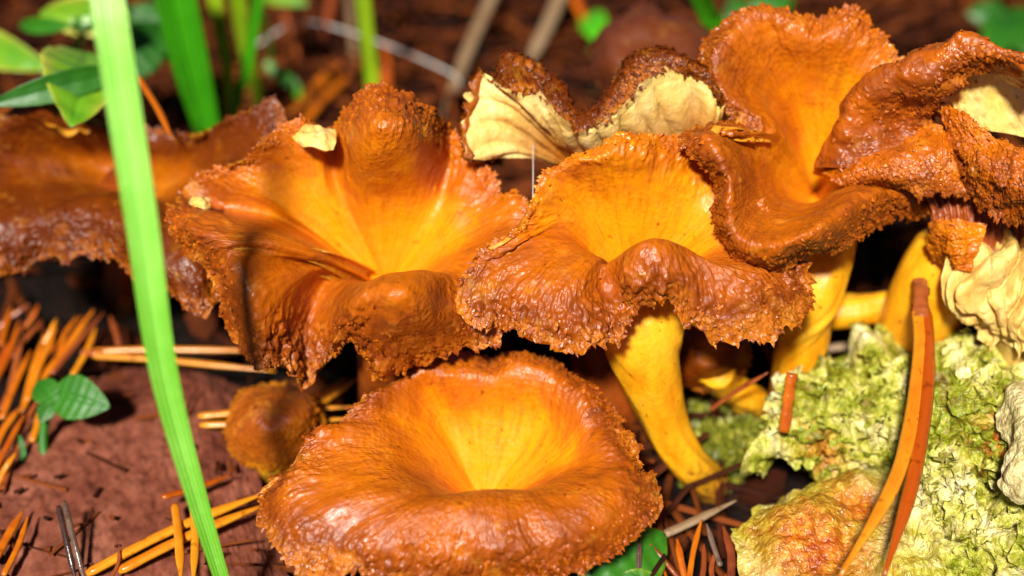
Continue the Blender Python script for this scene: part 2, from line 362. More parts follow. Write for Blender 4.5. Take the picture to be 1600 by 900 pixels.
def build_cap(parent, T, spokes, mat, gill_mat=None, nU=620, nR=84, seed=1, rough_amp=1.0, thick=.30, gills=60, tooth=.11, scale_n=1.0, ridge_h=.13, fold=.22, pale={}):
    T = P(*T); ctrl = []; mrad = []; frr = []
    for sp in spokes:
        m, b, r = [P(*q) for q in sp]
        t0 = T + (m - T) * .012; ctrl.append([t0, m, b, r])
        mrad.append(.60 if b[2] <= m[2] + .12 else .50 if r[1] < T[1] - .3 else .33); frr.append(.25 if b[2] > m[2] + .5 else 1.0)
    ctrl = np.array(ctrl); M = len(ctrl); mrad = np.array(mrad); frr = np.array(frr)
    # equal spacing along the rim
    td = np.linspace(0, M, 2000, endpoint=False)
    rc = spline_closed(ctrl[:, 3] * .6 + ctrl[:, 2] * .4, td)
    seg = np.linalg.norm(np.roll(rc, -1, 0) - rc, axis=1); cum = np.concatenate([[0], np.cumsum(seg)]); per = cum[-1]
    u = np.arange(nU) / nU
    tu = np.interp(u * per, cum, np.append(td, M)) % M
    rings = np.stack([spline_closed(ctrl[:, k], tu) for k in range(4)])            # 4,nU,3
    r = np.linspace(0, 1, nR)
    G = spline_open(rings, r * 3)                                                   # nR,nU,3
    G = np.transpose(G, (1, 0, 2))                                                  # nU,nR,3
    R0 = per / (2 * math.pi)
    rl = np.cumsum(np.concatenate([np.zeros((nU, 1)), np.linalg.norm(np.diff(G, axis=1), axis=2)], 1), 1)
    ang = 2 * math.pi * u
    fib = np.stack([np.cos(ang)[:, None] * R0 * np.ones(nR), np.sin(ang)[:, None] * R0 * np.ones(nR), rl], -1)
    rr = np.broadcast_to(r, (nU, nR))
    mr = spline_closed(mrad[:, None], tu)[:, 0]; rp = spline_closed(np.array([pale.get(q, 1.0) for q in range(M)])[:, None], tu)[:, 0]; fr = spline_closed(frr[:, None], tu)[:, 0][:, None]
    pig = np.stack([np.interp(r, [0, 1 / 3, 2 / 3, 1], [0, a_ * p_, max(.70, a_ + .14) * p_, p_]) for a_, p_ in zip(mr, rp)])
    G = G + fbm(G * 1.1, seed, 3)[..., None] * np.array([.5, .5, 1.0]) * (.14 * sstep(.1, .8, rr))[..., None]
    G = G + np.array([0, 0, 1.0]) * (fold * sstep(.3, 1, rr) * fbm(fib * np.array([1.25, 1.25, .12]), seed + 61, 2))[..., None]
    Nn = shade_fix(G, grid_normals(G, True))
    base = G.copy(); Nb = Nn
    w = sstep(.30, .97, rr) * np.clip(.95 + 1.1 * fbm(G * .9, seed + 71, 2), .4, 1.5)
    f1 = fbm(fib * np.array([5, 5, 1.4]), seed + 5, 3); f2 = fbm(fib * np.array([11, 11, 4.5]), seed + 8, 2); f3 = fbm(G * 6.2, seed + 12, 2)
    d = .020 * f1 * (.35 + w) + (.095 * np.abs(f2) + .075 * np.abs(f3) + .02 * f3) * w ** 1.5 * rough_amp * (.5 + .5 * fr)
    G = G + Nn * d[..., None]
    # frayed fringe at the rim
    dirr = np.gradient(base, axis=1); dirr /= np.maximum(np.linalg.norm(dirr, axis=2, keepdims=True), 1e-6)
    tt = fbm(fib * np.array([6.5, 6.5, .0]) + 3.1, seed + 21, 2); lob = fbm(fib * np.array([1.7, 1.7, 0]), seed + 31, 2)
    tw = sstep(.86, 1, rr)
    G = G + dirr * (tw * (tooth * 1.7 * tt + .14 * lob) * rough_amp * fr)[..., None] + Nn * (tw * .09 * fbm(fib * np.array([8, 8, 0]), seed + 41, 2) * rough_amp * fr)[..., None]
    cap = mesh_obj('cap', G, grid_faces(nU, nR, True), mat, parent, {'rad': pig.ravel(), 'fib': fib.reshape(-1, 3)})
    # loose upright scales that fray the skin towards the rim
    ns = int(per * 70 * scale_n)
    iu = rng.integers(0, nU, ns); jr = (nR - 1) * np.clip(1 - np.abs(rng.normal(0, .10, ns)), .72, 1); jr = jr.astype(int)
    add_scales(parent, G[iu, jr], Nn[iu, jr], dirr[iu, jr], pig[iu, jr], fib[iu, jr], mat)
    # underside with branching ridges
    jj = np.arange(0, nR, 3)[::-1]; jj = jj[r[jj] > .06]; jj = np.concatenate([[nR - 1], jj[jj < nR - 2]])
    ii = np.arange(0, nU, 2) if nU > 300 else np.arange(nU)
    rs = r[jj]; th = .03 + thick * np.clip(1 - rs, 0, 1) ** 1.2
    wob = fbm(fib[ii][:, jj] * np.array([.8, .8, .5]), seed + 51, 2)
    ridge = np.abs(np.sin(ang[ii][:, None] * gills * .5 + 2.2 * wob)) ** .7
    prof = np.clip((1 - rs) * 6, 0, 1) * np.clip(rs * 3, 0, 1)
    U_ = base[ii][:, jj] - Nb[ii][:, jj] * (th[None] + ridge_h * prof[None] * ridge)[..., None]
    U_[:, 0] = G[ii, nR - 1] - Nb[ii, nR - 1] * .004
    mesh_obj('gills', U_, grid_faces(len(ii), len(jj), True)[:, ::-1].copy(), gill_mat or M_GILL, parent)
    return G

def build_stem(parent, pts, radii, mat, seed=1, k=40, n=70, name='stem', rib=.035, raw=False):
    C = np.array([np.asarray(q, float) if raw else P(*q) for q in pts]); t = np.linspace(0, len(C) - 1, n)
    C = spline_open(C, t); R = spline_open(np.array(radii)[:, None], t)[:, 0]
    V = tube_verts(C, R, k)
    d = V - C[:, None]; d /= np.linalg.norm(d, axis=2, keepdims=True)
    a = np.arange(k) / k * 2 * math.pi
    groove = fbm(np.stack([np.broadcast_to(np.cos(a) * 1.5, (n, k)), np.broadcast_to(np.sin(a) * 1.5, (n, k)), np.broadcast_to(t[:, None] * .35, (n, k))], -1), seed, 3)
    V = V + d * (rib * 3 * groove + .5 * rib * fbm(V * 2, seed + 3, 2))[..., None]
    return mesh_obj(name, V, tube_faces(n, k), mat, parent)

def mushroom(label, base_px, T, spokes, stem, radii, mat=M_CAP, stem_mat=M_STEM, group='wavy brown funnel mushrooms', cat='mushroom', **kw):
    o = thing('mushroom', label, cat, P(*base_px), group)
    build_cap(o, T, spokes, mat, **kw)
    build_stem(o, stem, radii, stem_mat, seed=kw.get('seed', 1))
    return o

# A: front funnel
A_SP = [
 [(745,660,1.95),(745,585,2.75),(745,548,2.75)], [(830,670,1.95),(850,592,2.75),(870,567,2.7)],
 [(880,700,2.15),(910,640,2.65),(938,628,2.55)], [(895,730,2.25),(960,710,2.6),(1000,712,2.35)],
 [(870,752,2.4),(960,770,2.6),(1026,795,2.1)], [(835,765,2.5),(910,820,2.5),(965,868,1.8)],
 [(800,765,2.6),(830,840,2.5),(870,915,1.7)], [(750,765,2.65),(740,840,2.55),(730,940,1.5)],
 [(705,772,2.6),(640,840,2.5),(600,930,1.6)], [(680,775,2.55),(570,825,2.5),(530,897,1.9)],
 [(660,760,2.5),(500,800,2.55),(450,880,2.0)], [(630,735,2.4),(465,760,2.55),(405,795,2.1)],
 [(630,705,2.35),(510,702,2.65),(455,732,2.4)], [(655,670,2.2),(580,640,2.7),(535,662,2.55)],
 [(690,655,1.95),(655,592,2.75),(640,586,2.65)]]
mushroom('round orange-brown funnel mushroom with deep central dimple, resting low beside the yellow crossed needles', (750,820,-.1), (755,790,.7), A_SP,
         [(755,790,.9),(750,805,.5),(750,825,-.4)], [.3,.5,.6], seed=11, tooth=.08, rough_amp=.9, fold=.34, pale={0:.85,1:.85,14:.85})

# B: centre mushroom on a tall yellow stem
B_SP = [
 [(985,330,4.9),(990,240,6.0),(1000,195,6.2)], [(1075,345,4.7),(1100,280,5.3),(1120,240,5.5)],
 [(1100,388,4.55),(1165,370,4.75),(1205,362,4.75)], [(1110,405,4.65),(1205,415,4.6),(1273,432,4.2)],
 [(1100,415,4.75),(1190,440,4.6),(1255,498,3.95)], [(1080,400,4.9),(1140,440,4.8),(1180,528,4.0)],
 [(1060,385,5.0),(1090,430,4.9),(1095,522,4.0)], [(1030,372,5.3),(1040,418,5.15),(1045,485,4.4)],
 [(1000,378,5.25),(985,412,5.1),(1000,470,4.5)], [(950,412,4.6),(952,450,4.35),(985,508,4.1)],
 [(940,405,4.7),(900,460,4.6),(915,552,3.9)], [(920,395,4.7),(845,450,4.6),(830,538,3.9)],
 [(905,385,4.7),(805,440,4.6),(788,510,4.0)], [(890,375,4.75),(765,425,4.6),(745,505,4.1)],
 [(880,365,4.75),(770,400,4.7),(724,455,4.3)], [(890,355,4.75),(800,388,4.85),(752,398,4.75)],
 [(905,345,4.8),(848,335,5.1),(818,342,5.12)], [(930,330,4.85),(880,275,5.6),(855,270,5.6)],
 [(955,325,4.9),(930,255,5.9),(920,238,5.95)]]
mushroom('orange-brown funnel mushroom with notched fringed rim on a tall lit yellow stem', (1105,765,-.1), (985,462,3.3), B_SP,
         [(985,462,3.5),(1000,500,3.3),(1008,560,2.7),(1036,650,1.6),(1072,718,.75),(1118,764,-.1)], [.5,.68,.58,.41,.32,.30], seed=23, thick=.16, ridge_h=.06, pale={0:.56,1:.6,2:.8,15:.8,16:.62,17:.56,18:.54})

# C: large wavy mushroom
C_SP = [
 [(592,322,4.5),(600,215,6.25),(598,142,6.4)], [(635,325,4.4),(656,222,5.95),(662,168,6.1)],
 [(672,345,4.1),(694,268,4.7),(700,212,5.2)], [(700,355,4.2),(735,290,4.7),(750,252,5.0)],
 [(710,375,4.1),(780,330,4.6),(830,312,4.8)], [(715,395,4.1),(800,370,4.6),(870,378,4.6)],
 [(705,410,4.1),(760,430,4.4),(800,480,4.0)], [(690,425,4.2),(720,470,4.2),(745,540,3.4)],
 [(665,420,4.65),(670,472,4.7),(690,562,3.1)], [(640,422,4.8),(625,470,4.95),(625,580,3.0)],
 [(605,427,4.75),(575,460,4.9),(583,556,3.3)], [(572,440,4.5),(545,478,4.6),(548,528,3.7)],
 [(545,442,3.8),(505,505,3.4),(516,566,2.9)], [(520,434,3.5),(474,508,3.2),(475,592,2.6)],
 [(500,420,3.95),(420,478,4.15),(412,574,3.1)], [(490,410,4.0),(380,425,4.6),(358,526,3.3)],
 [(500,408,4.2),(372,398,4.65),(342,455,3.9)], [(492,395,4.4),(345,375,4.9),(290,405,4.2)],
 [(472,378,4.45),(312,348,4.9),(265,355,4.5)], [(450,350,4.0),(332,318,4.35),(290,308,4.4)],
 [(450,330,4.3),(380,280,4.8),(345,268,4.85)], [(480,320,4.3),(430,250,5.1),(382,238,5.3)],
 [(520,320,4.3),(490,240,5.2),(460,208,5.5)], [(545,325,4.2),(525,245,5.0),(520,204,5.4)],
 [(568,326,4.4),(553,220,5.95),(543,164,6.1)]]
mC = mushroom('largest mushroom, ruffled brown rim around a glowing yellow funnel with a tall knob', (600,640,-.1), (605,452,2.8), C_SP,
         [(605,455,3.0),(605,500,2.6),(605,560,2.0),(600,640,-.2)], [.4,.58,.52,.5], seed=37, nU=760, stem_mat=M_STEM_SHADE, thick=.18, ridge_h=.07, tooth=.08, fold=.30, pale={0:.82,1:.8,2:.7,3:.65,4:.7,20:.75,21:.72,22:.7,23:.68,24:.8})

# D: dark mushroom at the side
D_SP = [
 [(225,260,3.6),(220,215,4.2),(220,190,4.4)], [(270,265,3.6),(300,225,4.2),(310,205,4.5)],
 [(300,265,3.7),(360,205,4.7),(385,175,5.1)], [(310,275,3.7),(400,220,4.8),(438,152,5.4)],
 [(300,290,3.7),(370,270,4.4),(440,240,4.7)], [(290,310,3.7),(340,330,4.0),(380,370,3.6)],
 [(265,320,3.7),(310,390,3.9),(333,488,3.0)], [(240,315,3.8),(265,390,3.9),(300,507,2.9)],
 [(215,310,3.85),(220,370,3.9),(225,450,3.1)], [(190,300,3.9),(170,340,3.9),(175,405,3.3)],
 [(160,300,3.9),(110,330,3.9),(120,408,3.2)], [(130,300,3.8),(60,340,3.8),(60,398,3.2)],
 [(100,290,3.7),(-10,340,3.8),(-10,418,3.1)], [(90,280,3.6),(-60,300,3.9),(-90,350,3.5)],
 [(100,265,3.6),(-40,240,4.2),(-80,240,4.3)], [(120,250,3.6),(30,190,4.7),(10,165,4.9)],
 [(150,245,3.6),(70,180,4.9),(60,150,5.1)], [(180,245,3.6),(130,200,4.5),(115,185,4.6)]]
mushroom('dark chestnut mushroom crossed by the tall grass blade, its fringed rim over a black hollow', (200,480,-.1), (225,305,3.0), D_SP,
         [(225,300,3.2),(220,350,2.4),(205,420,1.0),(200,470,-.2)], [.8,.55,.45,.45], mat=M_CAPD, stem_mat=M_STEM_SHADE, seed=41)

# F: far brown cap
F_SP = [[(1020,35,5.1),(1020,17,5.1),(1020,9,4.8)], [(1070,55,5.0),(1100,50,4.8),(1115,65,4.4)], [(1060,85,4.9),(1090,110,4.5),(1100,140,3.9)],
        [(1010,95,4.9),(1005,130,4.4),(1000,170,3.7)], [(970,85,4.9),(945,115,4.5),(935,145,3.9)], [(960,60,5.0),(940,55,4.8),(928,80,4.4)],
        [(985,40,5.1),(960,25,5.0),(945,32,4.7)]]
mushroom('dull dark brown domed mushroom behind the cream gills', (1020,270,-.1), (1020,62,5.0), F_SP,
         [(1020,75,4.6),(1020,130,3.4),(1020,200,1.6),(1020,262,-.2)], [.6,.45,.42,.45], mat=M_CAPF, stem_mat=M_STEM_SHADE, seed=47, nU=300, nR=48, rough_amp=.5)

# G: big right mushroom
G_SP = [
 [(1265,170,5.4),(1255,60,6.8),(1255,22,7.0)], [(1300,175,5.4),(1330,70,6.7),(1345,27,6.9)],
 [(1330,190,5.4),(1375,110,6.3),(1410,97,6.4)], [(1340,220,5.2),(1410,180,5.8),(1450,180,5.8)],
 [(1340,260,5.0),(1440,250,5.3),(1500,260,5.2)], [(1330,285,5.0),(1420,295,5.0),(1466,328,4.5)],
 [(1320,290,4.8),(1380,298,5.25),(1410,337,4.5)], [(1300,300,4.85),(1335,310,5.5),(1365,350,4.7)],
 [(1280,315,4.75),(1280,345,5.55),(1310,390,4.70)],
 [(1250,322,4.65),(1230,365,5.45),(1255,400,4.70)],
 [(1225,318,4.65),(1190,368,5.45),(1215,418,4.60)],
 [(1210,308,4.75),(1160,355,5.45),(1150,402,4.80)],
 [(1200,290,4.90),(1145,328,5.60),(1117,345,5.10)],
 [(1195,270,5.05),(1145,272,5.95),(1117,292,5.50)],
 [(1195,255,5.20),(1125,232,6.25),(1090,260,5.80)],
 [(1195,240,5.35),(1110,202,6.25),(1063,215,6.10)],
 [(1210,225,5.45),(1150,202,6.15),(1090,194,6.10)],
 [(1225,215,5.45),(1200,200,5.70),(1180,190,5.80)],
 [(1225,200,5.3),(1160,165,6.0),(1127,185,5.8)], [(1230,185,5.3),(1130,120,6.4),(1102,125,6.3)],
 [(1240,175,5.4),(1150,70,6.8),(1107,62,6.7)], [(1250,170,5.4),(1200,55,6.8),(1170,27,7.0)]]
mushroom('orange mushroom with tall ruffled back lobe and grainy drooping rim over slanting yellow stem', (1225,660,-.1), (1280,318,3.6), G_SP,
         [(1280,325,3.6),(1287,360,3.5),(1278,440,3.2),(1250,540,1.9),(1232,660,-.2)], [.4,.52,.45,.39,.36], seed=53, nU=760, pale={0:.85,1:.8,2:.75,21:.85}, fold=.28, thick=.14, ridge_h=.05, tooth=.14, rough_amp=1.25, scale_n=1.6)

# ------------------------------------------------------------------ patches: torn and overturned caps
def patch_grid(rows, nu, nv, world=False):
    c = np.array([[np.asarray(q, float) if world else P(*q) for q in r] for r in rows])   # R, C, 3
    g = spline_open(c, np.linspace(0, len(rows) - 1, nv))
    g = np.transpose(g, (1, 0, 2)); g = spline_open(g, np.linspace(0, c.shape[1] - 1, nu))
    return g                                                                              # nu, nv, 3
def patch_part(parent, name, rows, mat, nu=200, nv=60, seed=1, disp=.05, ridge=0., ridges=20, fringe=0., rad=(.7, 1.0), scales=0, thick=.05, face=None, low=.08, freq=7.5, wobk=2.5, slant=0.):
    """thick sheet through the control rows; the last row is the rim"""
    G = patch_grid(rows, nu, nv)
    Nn = grid_normals(G, False)
    if face is None: face = CAM - G.mean((0, 1))
    if (Nn * face).sum(-1).mean() < 0: Nn = -Nn
    G = G + Nn * (low * fbm(G * 1.3, seed, 3))[..., None]
    v = np.linspace(0, 1, nv); u = np.linspace(0, 1, nu)
    rl = np.cumsum(np.concatenate([np.zeros((nu, 1)), np.linalg.norm(np.diff(G, axis=1), axis=2)], 1), 1)
    ul = np.cumsum(np.concatenate([[0], np.linalg.norm(np.diff(G[:, -1], axis=0), axis=1)]))
    fib = np.stack([ul[:, None] * np.ones(nv), np.full((nu, nv), seed * 1.7), rl], -1)
    base = G.copy()
    d = disp * (np.abs(fbm(fib * np.array([9, 1, 4]), seed + 3, 2)) * 1.2 + fbm(G * freq, seed + 5, 3))
    if ridge:
        wob = fbm(fib * np.array([.9, 1, .7]), seed + 9, 2)
        rg = np.abs(np.sin(u[:, None] * math.pi * ridges + wobk * wob + slant * v[None])) ** .6
        d = d + ridge * (rg - .5) * np.broadcast_to(np.sin(np.clip(v * 1.15 + .05, 0, 1) * math.pi) ** .5 * .9 + .25, (nu, nv))
    G = G + Nn * d[..., None]
    dirr = np.gradient(base, axis=1); dirr /= np.maximum(np.linalg.norm(dirr, axis=2, keepdims=True), 1e-6)
    if fringe:
        tw = sstep(.82, 1, np.broadcast_to(v, (nu, nv)))
        tt = fbm(fib * np.array([6.5, 1, 0]), seed + 21, 2)
        G = G + dirr * (tw * fringe * 1.8 * tt)[..., None]
    B = base - Nn * thick
    B[0], B[-1], B[:, 0], B[:, -1] = G[0], G[-1], G[:, 0], G[:, -1]
    n = nu * nv; F = grid_faces(nu, nv, False)
    rr = np.broadcast_to(rad[0] + (rad[1] - rad[0]) * v, (nu, nv))
    o = mesh_obj(name, np.concatenate([G.reshape(-1, 3), B.reshape(-1, 3)]), np.concatenate([F, F[:, ::-1] + n]), mat, parent,
                 {'rad': np.concatenate([rr.ravel()] * 2), 'fib': np.concatenate([fib.reshape(-1, 3)] * 2), 'rnd': np.full(2 * n, .5)})
    if scales:
        iu = rng.integers(0, nu, scales); jv = ((nv - 1) * np.clip(1 - np.abs(rng.normal(0, .4, scales)), 0, 1)).astype(int)
        add_scales(parent, G[iu, jv], Nn[iu, jv], dirr[iu, jv], rr[iu, jv], fib[iu, jv], mat)
    return o, G, Nn

# E: tilted mushroom showing its cream gills
E_R1 = [(785,244,5.0),(745,238,5.2),(738,205,5.5),(746,165,5.8),(758,122,6.15),(775,122,6.2),(790,86,6.5),(840,106,6.4),(880,138,6.2),(905,180,5.9),(935,170,6.0),(965,125,6.4),(990,92,6.7),(1030,80,6.8),(1070,95,6.7),(1105,115,6.5),(1125,150,6.3)]
E_R2 = [(770,247,5.1),(732,245,5.3),(722,205,5.6),(733,160,5.9),(748,112,6.3),(770,128,6.2),(798,142,6.3),(845,152,6.2),(882,186,5.95),(905,202,5.8),(940,192,5.9),(985,155,6.2),(1010,128,6.5),(1045,108,6.6),(1080,113,6.5),(1113,138,6.3),(1130,165,6.1)]
E_R3 = [(830,247,5.0),(810,232,5.2),(800,210,5.4),(805,190,5.6),(820,175,5.8),(830,175,5.8),(845,188,5.75),(865,200,5.6),(885,220,5.4),(915,232,5.3),(950,220,5.5),(985,195,5.7),(1020,175,5.9),(1055,165,6.0),(1090,160,6.0),(1115,180,5.9),(1125,190,5.8)]
E_R4 = [(900,264,4.6),(900,262,4.6),(900,260,4.6),(902,258,4.6),(904,258,4.6),(906,258,4.6),(908,258,4.6),(910,260,4.6),(915,262,4.6),(930,265,4.6),(960,265,4.7),(990,262,4.8),(1010,258,4.8),(1040,252,4.9),(1070,245,5.0),(1090,240,5.0),(1100,238,5.0)]
mE = thing('mushroom', 'tilted mushroom showing broad cream gills under a curled dark brown rim', 'mushroom', P(985,700,-.1), 'wavy brown funnel mushrooms')
back = np.array([0, .55, -.45])
rE = [[P(*q) + back * 1.6 for q in E_R1], [P(*q) + back * .45 + np.array([0, .1, .05]) for q in E_R1], [P(*q) for q in E_R1], [P(*q) for q in E_R2]]
_P = P
def P(*q):
    return np.asarray(q[0], float) if len(q) == 1 else _P(*q)
rE = [[(q,) for q in r] for r in rE]
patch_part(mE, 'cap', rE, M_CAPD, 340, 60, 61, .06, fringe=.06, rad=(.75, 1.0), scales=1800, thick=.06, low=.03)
patch_part(mE, 'gills', [E_R4, E_R3, E_R2], M_PALE_SHADE, 460, 70, 67, .008, rad=(.0, 1.0), ridge=.11, ridges=15, fringe=.10, thick=.05, low=.07, wobk=2.2)
build_stem(mE, [(930,262,4.7),(920,330,4.0),(922,450,2.9),(935,580,1.5),(985,700,-.2)], [.5,.5,.45,.42,.42], M_STEM_SHADE, 5)

# H: torn mushroom at the other side
mH = thing('mushroom', 'torn brown mushroom with split folded lobes and pale flesh above the cream ridged fragment', 'mushroom', P(1385,585,-.1), 'wavy brown funnel mushrooms')
H1 = [(1282,262,5.2),(1340,152,6.4),(1420,92,7.1),(1500,58,7.5),(1565,75,7.5),(1640,110,7.4)]
patch_part(mH, 'cap', [[(P(*q) + back * 1.2,) for q in H1], H1,
   [(1315,262,5.35),(1375,180,6.15),(1440,125,6.95),(1500,76,7.4),(1562,84,7.45),(1640,112,7.35)],
   [(1360,262,5.4),(1420,200,5.95),(1462,150,6.6),(1506,96,7.2),(1560,92,7.3),(1640,120,7.25)],
   [(1400,275,5.3),(1448,225,5.6),(1468,172,6.25),(1510,114,6.95),(1560,102,7.1),(1640,130,7.1)]],
   M_CAP, 300, 110, 71, .026, fringe=.09, rad=(.66, .98), scales=700, thick=.12, low=.22, freq=5)
patch_part(mH, 'lower_lobe', [[(1285,275,5.0),(1330,235,5.35),(1400,212,5.7),(1455,200,5.9),(1480,215,5.8)],
   [(1300,280,5.15),(1350,255,5.5),(1410,240,5.75),(1462,232,5.85),(1492,250,5.7)],
   [(1320,288,5.1),(1365,272,5.45),(1415,266,5.6),(1470,270,5.6),(1505,290,5.4)],
   [(1350,292,5.0),(1390,285,5.25),(1430,290,5.35),(1478,300,5.3),(1515,318,5.1)]],
   M_CAP, 220, 70, 73, .04, fringe=.12, rad=(.45, 1.0), scales=900, thick=.10, low=.12)
HS = [(1466,158,6.3),(1515,182,6.35),(1565,212,6.3),(1640,246,6.2)]
patch_part(mH, 'side_fold', [[(P(*q) + back * .9,) for q in HS], HS,
   [(1472,200,6.0),(1528,222,6.15),(1580,252,6.15),(1645,288,6.1)], [(1480,250,5.6),(1535,268,5.85),(1585,298,5.8),(1645,330,5.7)],
   [(1500,310,5.1),(1548,332,5.15),(1592,355,5.1),(1645,382,5.1)]],
   M_CAP, 220, 130, 79, .05, fringe=.12, rad=(.40, 1.0), scales=900, thick=.10, low=.26)
patch_part(mH, 'torn_flesh', [[(1478,130,6.5),(1515,102,6.9),(1570,92,7.0),(1660,116,7.0)], [(1490,165,6.15),(1530,148,6.4),(1585,140,6.5),(1660,160,6.5)],
   [(1500,200,5.8),(1550,205,5.85),(1600,215,5.8),(1660,235,5.8)]], M_TORN, 90, 40, 83, .03, thick=.08)
patch_part(mH, 'gills', [[(1440,295,4.9),(1490,290,5.0),(1540,300,4.9),(1600,320,4.8)], [(1455,330,4.6),(1500,335,4.7),(1550,345,4.6),(1610,365,4.5)],
   [(1455,385,4.1),(1500,385,4.2),(1550,400,4.1),(1610,410,4.1)]], M_STEM_SHADE, 140, 50, 85, .03, ridge=.06, ridges=14, thick=.08)  # underside in the dark stem colour, its shade painted in
patch_part(mH, 'hanging_lobe', [[(1540,350,4.75),(1535,372,4.6),(1525,395,4.4),(1520,425,4.1)], [(1500,342,4.85),(1498,368,4.7),(1496,395,4.45),(1498,420,4.15)],
   [(1475,345,4.7),(1468,368,4.5),(1470,392,4.25),(1482,416,4.0)], [(1460,350,4.5),(1455,370,4.3),(1458,394,4.1),(1472,414,3.9)]],
   M_CAP, 120, 60, 87, .05, fringe=.12, rad=(.45, .62), scales=500, thick=.08)
build_stem(mH, [(1525,345,4.0),(1500,400,3.5),(1465,450,2.9),(1430,510,1.9),(1392,580,-.2)], [.45,.74,.70,.60,.5], M_STEM, 9)

# K: overturned cream fragment, ridged side up
mK = thing('mushroom_fragment', 'overturned cream mushroom fragment with deep forked ridges lying on the mossy lichen', 'mushroom', P(1560,570,1.2))
patch_part(mK, 'gills', [[(1505,382,4.1),(1545,358,4.4),(1590,352,4.5),(1660,352,4.5)], [(1492,418,3.9),(1545,410,4.2),(1600,405,4.3),(1660,410,4.3)],
   [(1484,465,3.5),(1540,460,3.8),(1600,455,3.9),(1660,460,3.9)], [(1500,500,3.1),(1550,500,3.4),(1605,505,3.5),(1660,510,3.5)],
   [(1535,532,2.7),(1575,545,2.9),(1615,560,2.9),(1660,570,2.9)]], M_PALE, 200, 130, 91, .07, ridge=.34, ridges=6, fringe=.16, thick=.12, low=.35, freq=3, wobk=7, slant=6)
build_stem(mK, [(1600,460,3.6),(1600,540,2.4),(1590,580,1.2)], [.5,.45,.5], M_PALE, 4)

# I: young bud
I_SP = [[(430,625,1.75),(432,605,1.7),(432,596,1.4)], [(455,632,1.7),(475,622,1.5),(485,622,1.2)], [(460,655,1.65),(490,660,1.3),(500,672,.9)],
        [(440,672,1.6),(465,700,1.1),(470,722,.6)], [(415,675,1.6),(415,705,1.1),(415,725,.6)], [(395,660,1.65),(372,685,1.2),(368,705,.7)],
        [(392,642,1.7),(366,650,1.4),(360,662,1.0)], [(405,630,1.75),(385,612,1.6),(378,614,1.3)]]
mushroom('small young domed mushroom between needle pairs, left of the dimpled funnel mushroom', (425,735,-.1), (424,648,1.75), I_SP,
         [(424,660,1.4),(424,700,.7),(424,740,-.2)], [.4,.35,.4], mat=M_CAPI, seed=97, nU=220, nR=44, tooth=.03, rough_amp=.6, cat='mushroom', scale_n=.5)
# J: small one in the shade
J_SP = [[(1115,530,2.2),(1115,505,2.3),(1110,492,2.1)], [(1140,540,2.1),(1155,530,2.0),(1165,535,1.8)], [(1140,560,2.0),(1158,575,1.7),(1163,590,1.4)],
        [(1115,575,1.9),(1120,600,1.5),(1125,615,1.1)], [(1090,570,1.9),(1075,590,1.5),(1070,605,1.2)], [(1088,545,2.1),(1062,545,1.9),(1052,555,1.6)], [(1095,530,2.2),(1075,515,2.2),(1066,512,2.0)]]
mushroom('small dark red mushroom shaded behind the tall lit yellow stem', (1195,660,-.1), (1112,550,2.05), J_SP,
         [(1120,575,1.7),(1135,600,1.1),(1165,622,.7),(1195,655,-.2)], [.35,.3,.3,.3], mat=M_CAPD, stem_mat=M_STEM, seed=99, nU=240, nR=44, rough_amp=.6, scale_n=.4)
# M: bridging stem
mM = thing('fallen_mushroom', 'short yellow mushroom stalk lying between the two slanting stems', 'mushroom', P(1350,490,1.6))
build_stem(mM, [(1285,492,1.7),(1330,488,1.75),(1370,482,1.8),(1420,476,1.85)], [.3,.31,.3,.3], M_STEM, 14, n=40)
build_stem(mM, [(1345,488,1.7),(1350,515,1.0),(1352,560,-.2)], [.22,.2,.22], M_STEM_SHADE, 15, n=30, name='stem_base')

# torn cream flecks lying on the big ruffled mushroom
def fleck(label, pts, z, seed):
    o = thing('torn_flesh_fleck', label, 'mushroom flesh', P(*pts[0], z))
    (x0, y0), (x1, y1) = pts
    w = x1 - x0; h = y1 - y0
    patch_part(o, 'flake', [[(x0 + w * .05, y0 + h * .35, z), (x0 + w * .3, y0, z + .06), (x0 + w * .7, y0 + h * .1, z + .06), (x1, y0 + h * .15, z)],
                            [(x0, y0 + h * .5, z), (x0 + w * .35, y0 + h * .45, z + .10), (x0 + w * .7, y0 + h * .5, z + .1), (x1, y0 + h * .6, z)],
                            [(x0 + w * .25, y0 + h * .8, z - .05), (x0 + w * .45, y0 + h * .85, z + .02), (x0 + w * .75, y1, z), (x1 - w * .05, y0 + h * .95, z - .05)]],
               M_TORN, 40, 30, seed, .03, thick=.07, low=.05)
fleck('pale cream torn fleck at the back rim beside the tall knob', [(458, 196), (524, 236)], 5.65, 5)
fleck('tiny cream torn fleck on the fold where two mushrooms meet', [(293, 305), (328, 327)], 4.75, 6)

# ------------------------------------------------------------------ bark slab and lichen
def slab():
    o = thing('bark_slab', 'flat reddish brown slab of bark lying under the crossed yellow needles', 'bark', P(220,760,-.1))
    rows = [[(-60,930,.5),(90,960,.5),(250,960,.45),(380,950,.3),(460,930,.1)], [(-40,780,.5),(90,770,.55),(220,770,.55),(330,790,.5),(420,810,.2)],
            [(10,690,.4),(100,675,.5),(210,670,.55),(320,690,.5),(400,720,.3)], [(60,640,.2),(130,620,.4),(220,600,.45),(310,600,.4),(390,660,.2)],
            [(80,600,-.2),(150,590,-.1),(230,575,0),(300,575,0),(390,610,-.2)]]
    patch_part(o, 'bark', rows, M_SLAB, 200, 200, 103, .045, thick=.25, low=.10, freq=3, face=np.array([0, 0, 1.0]))
slab()

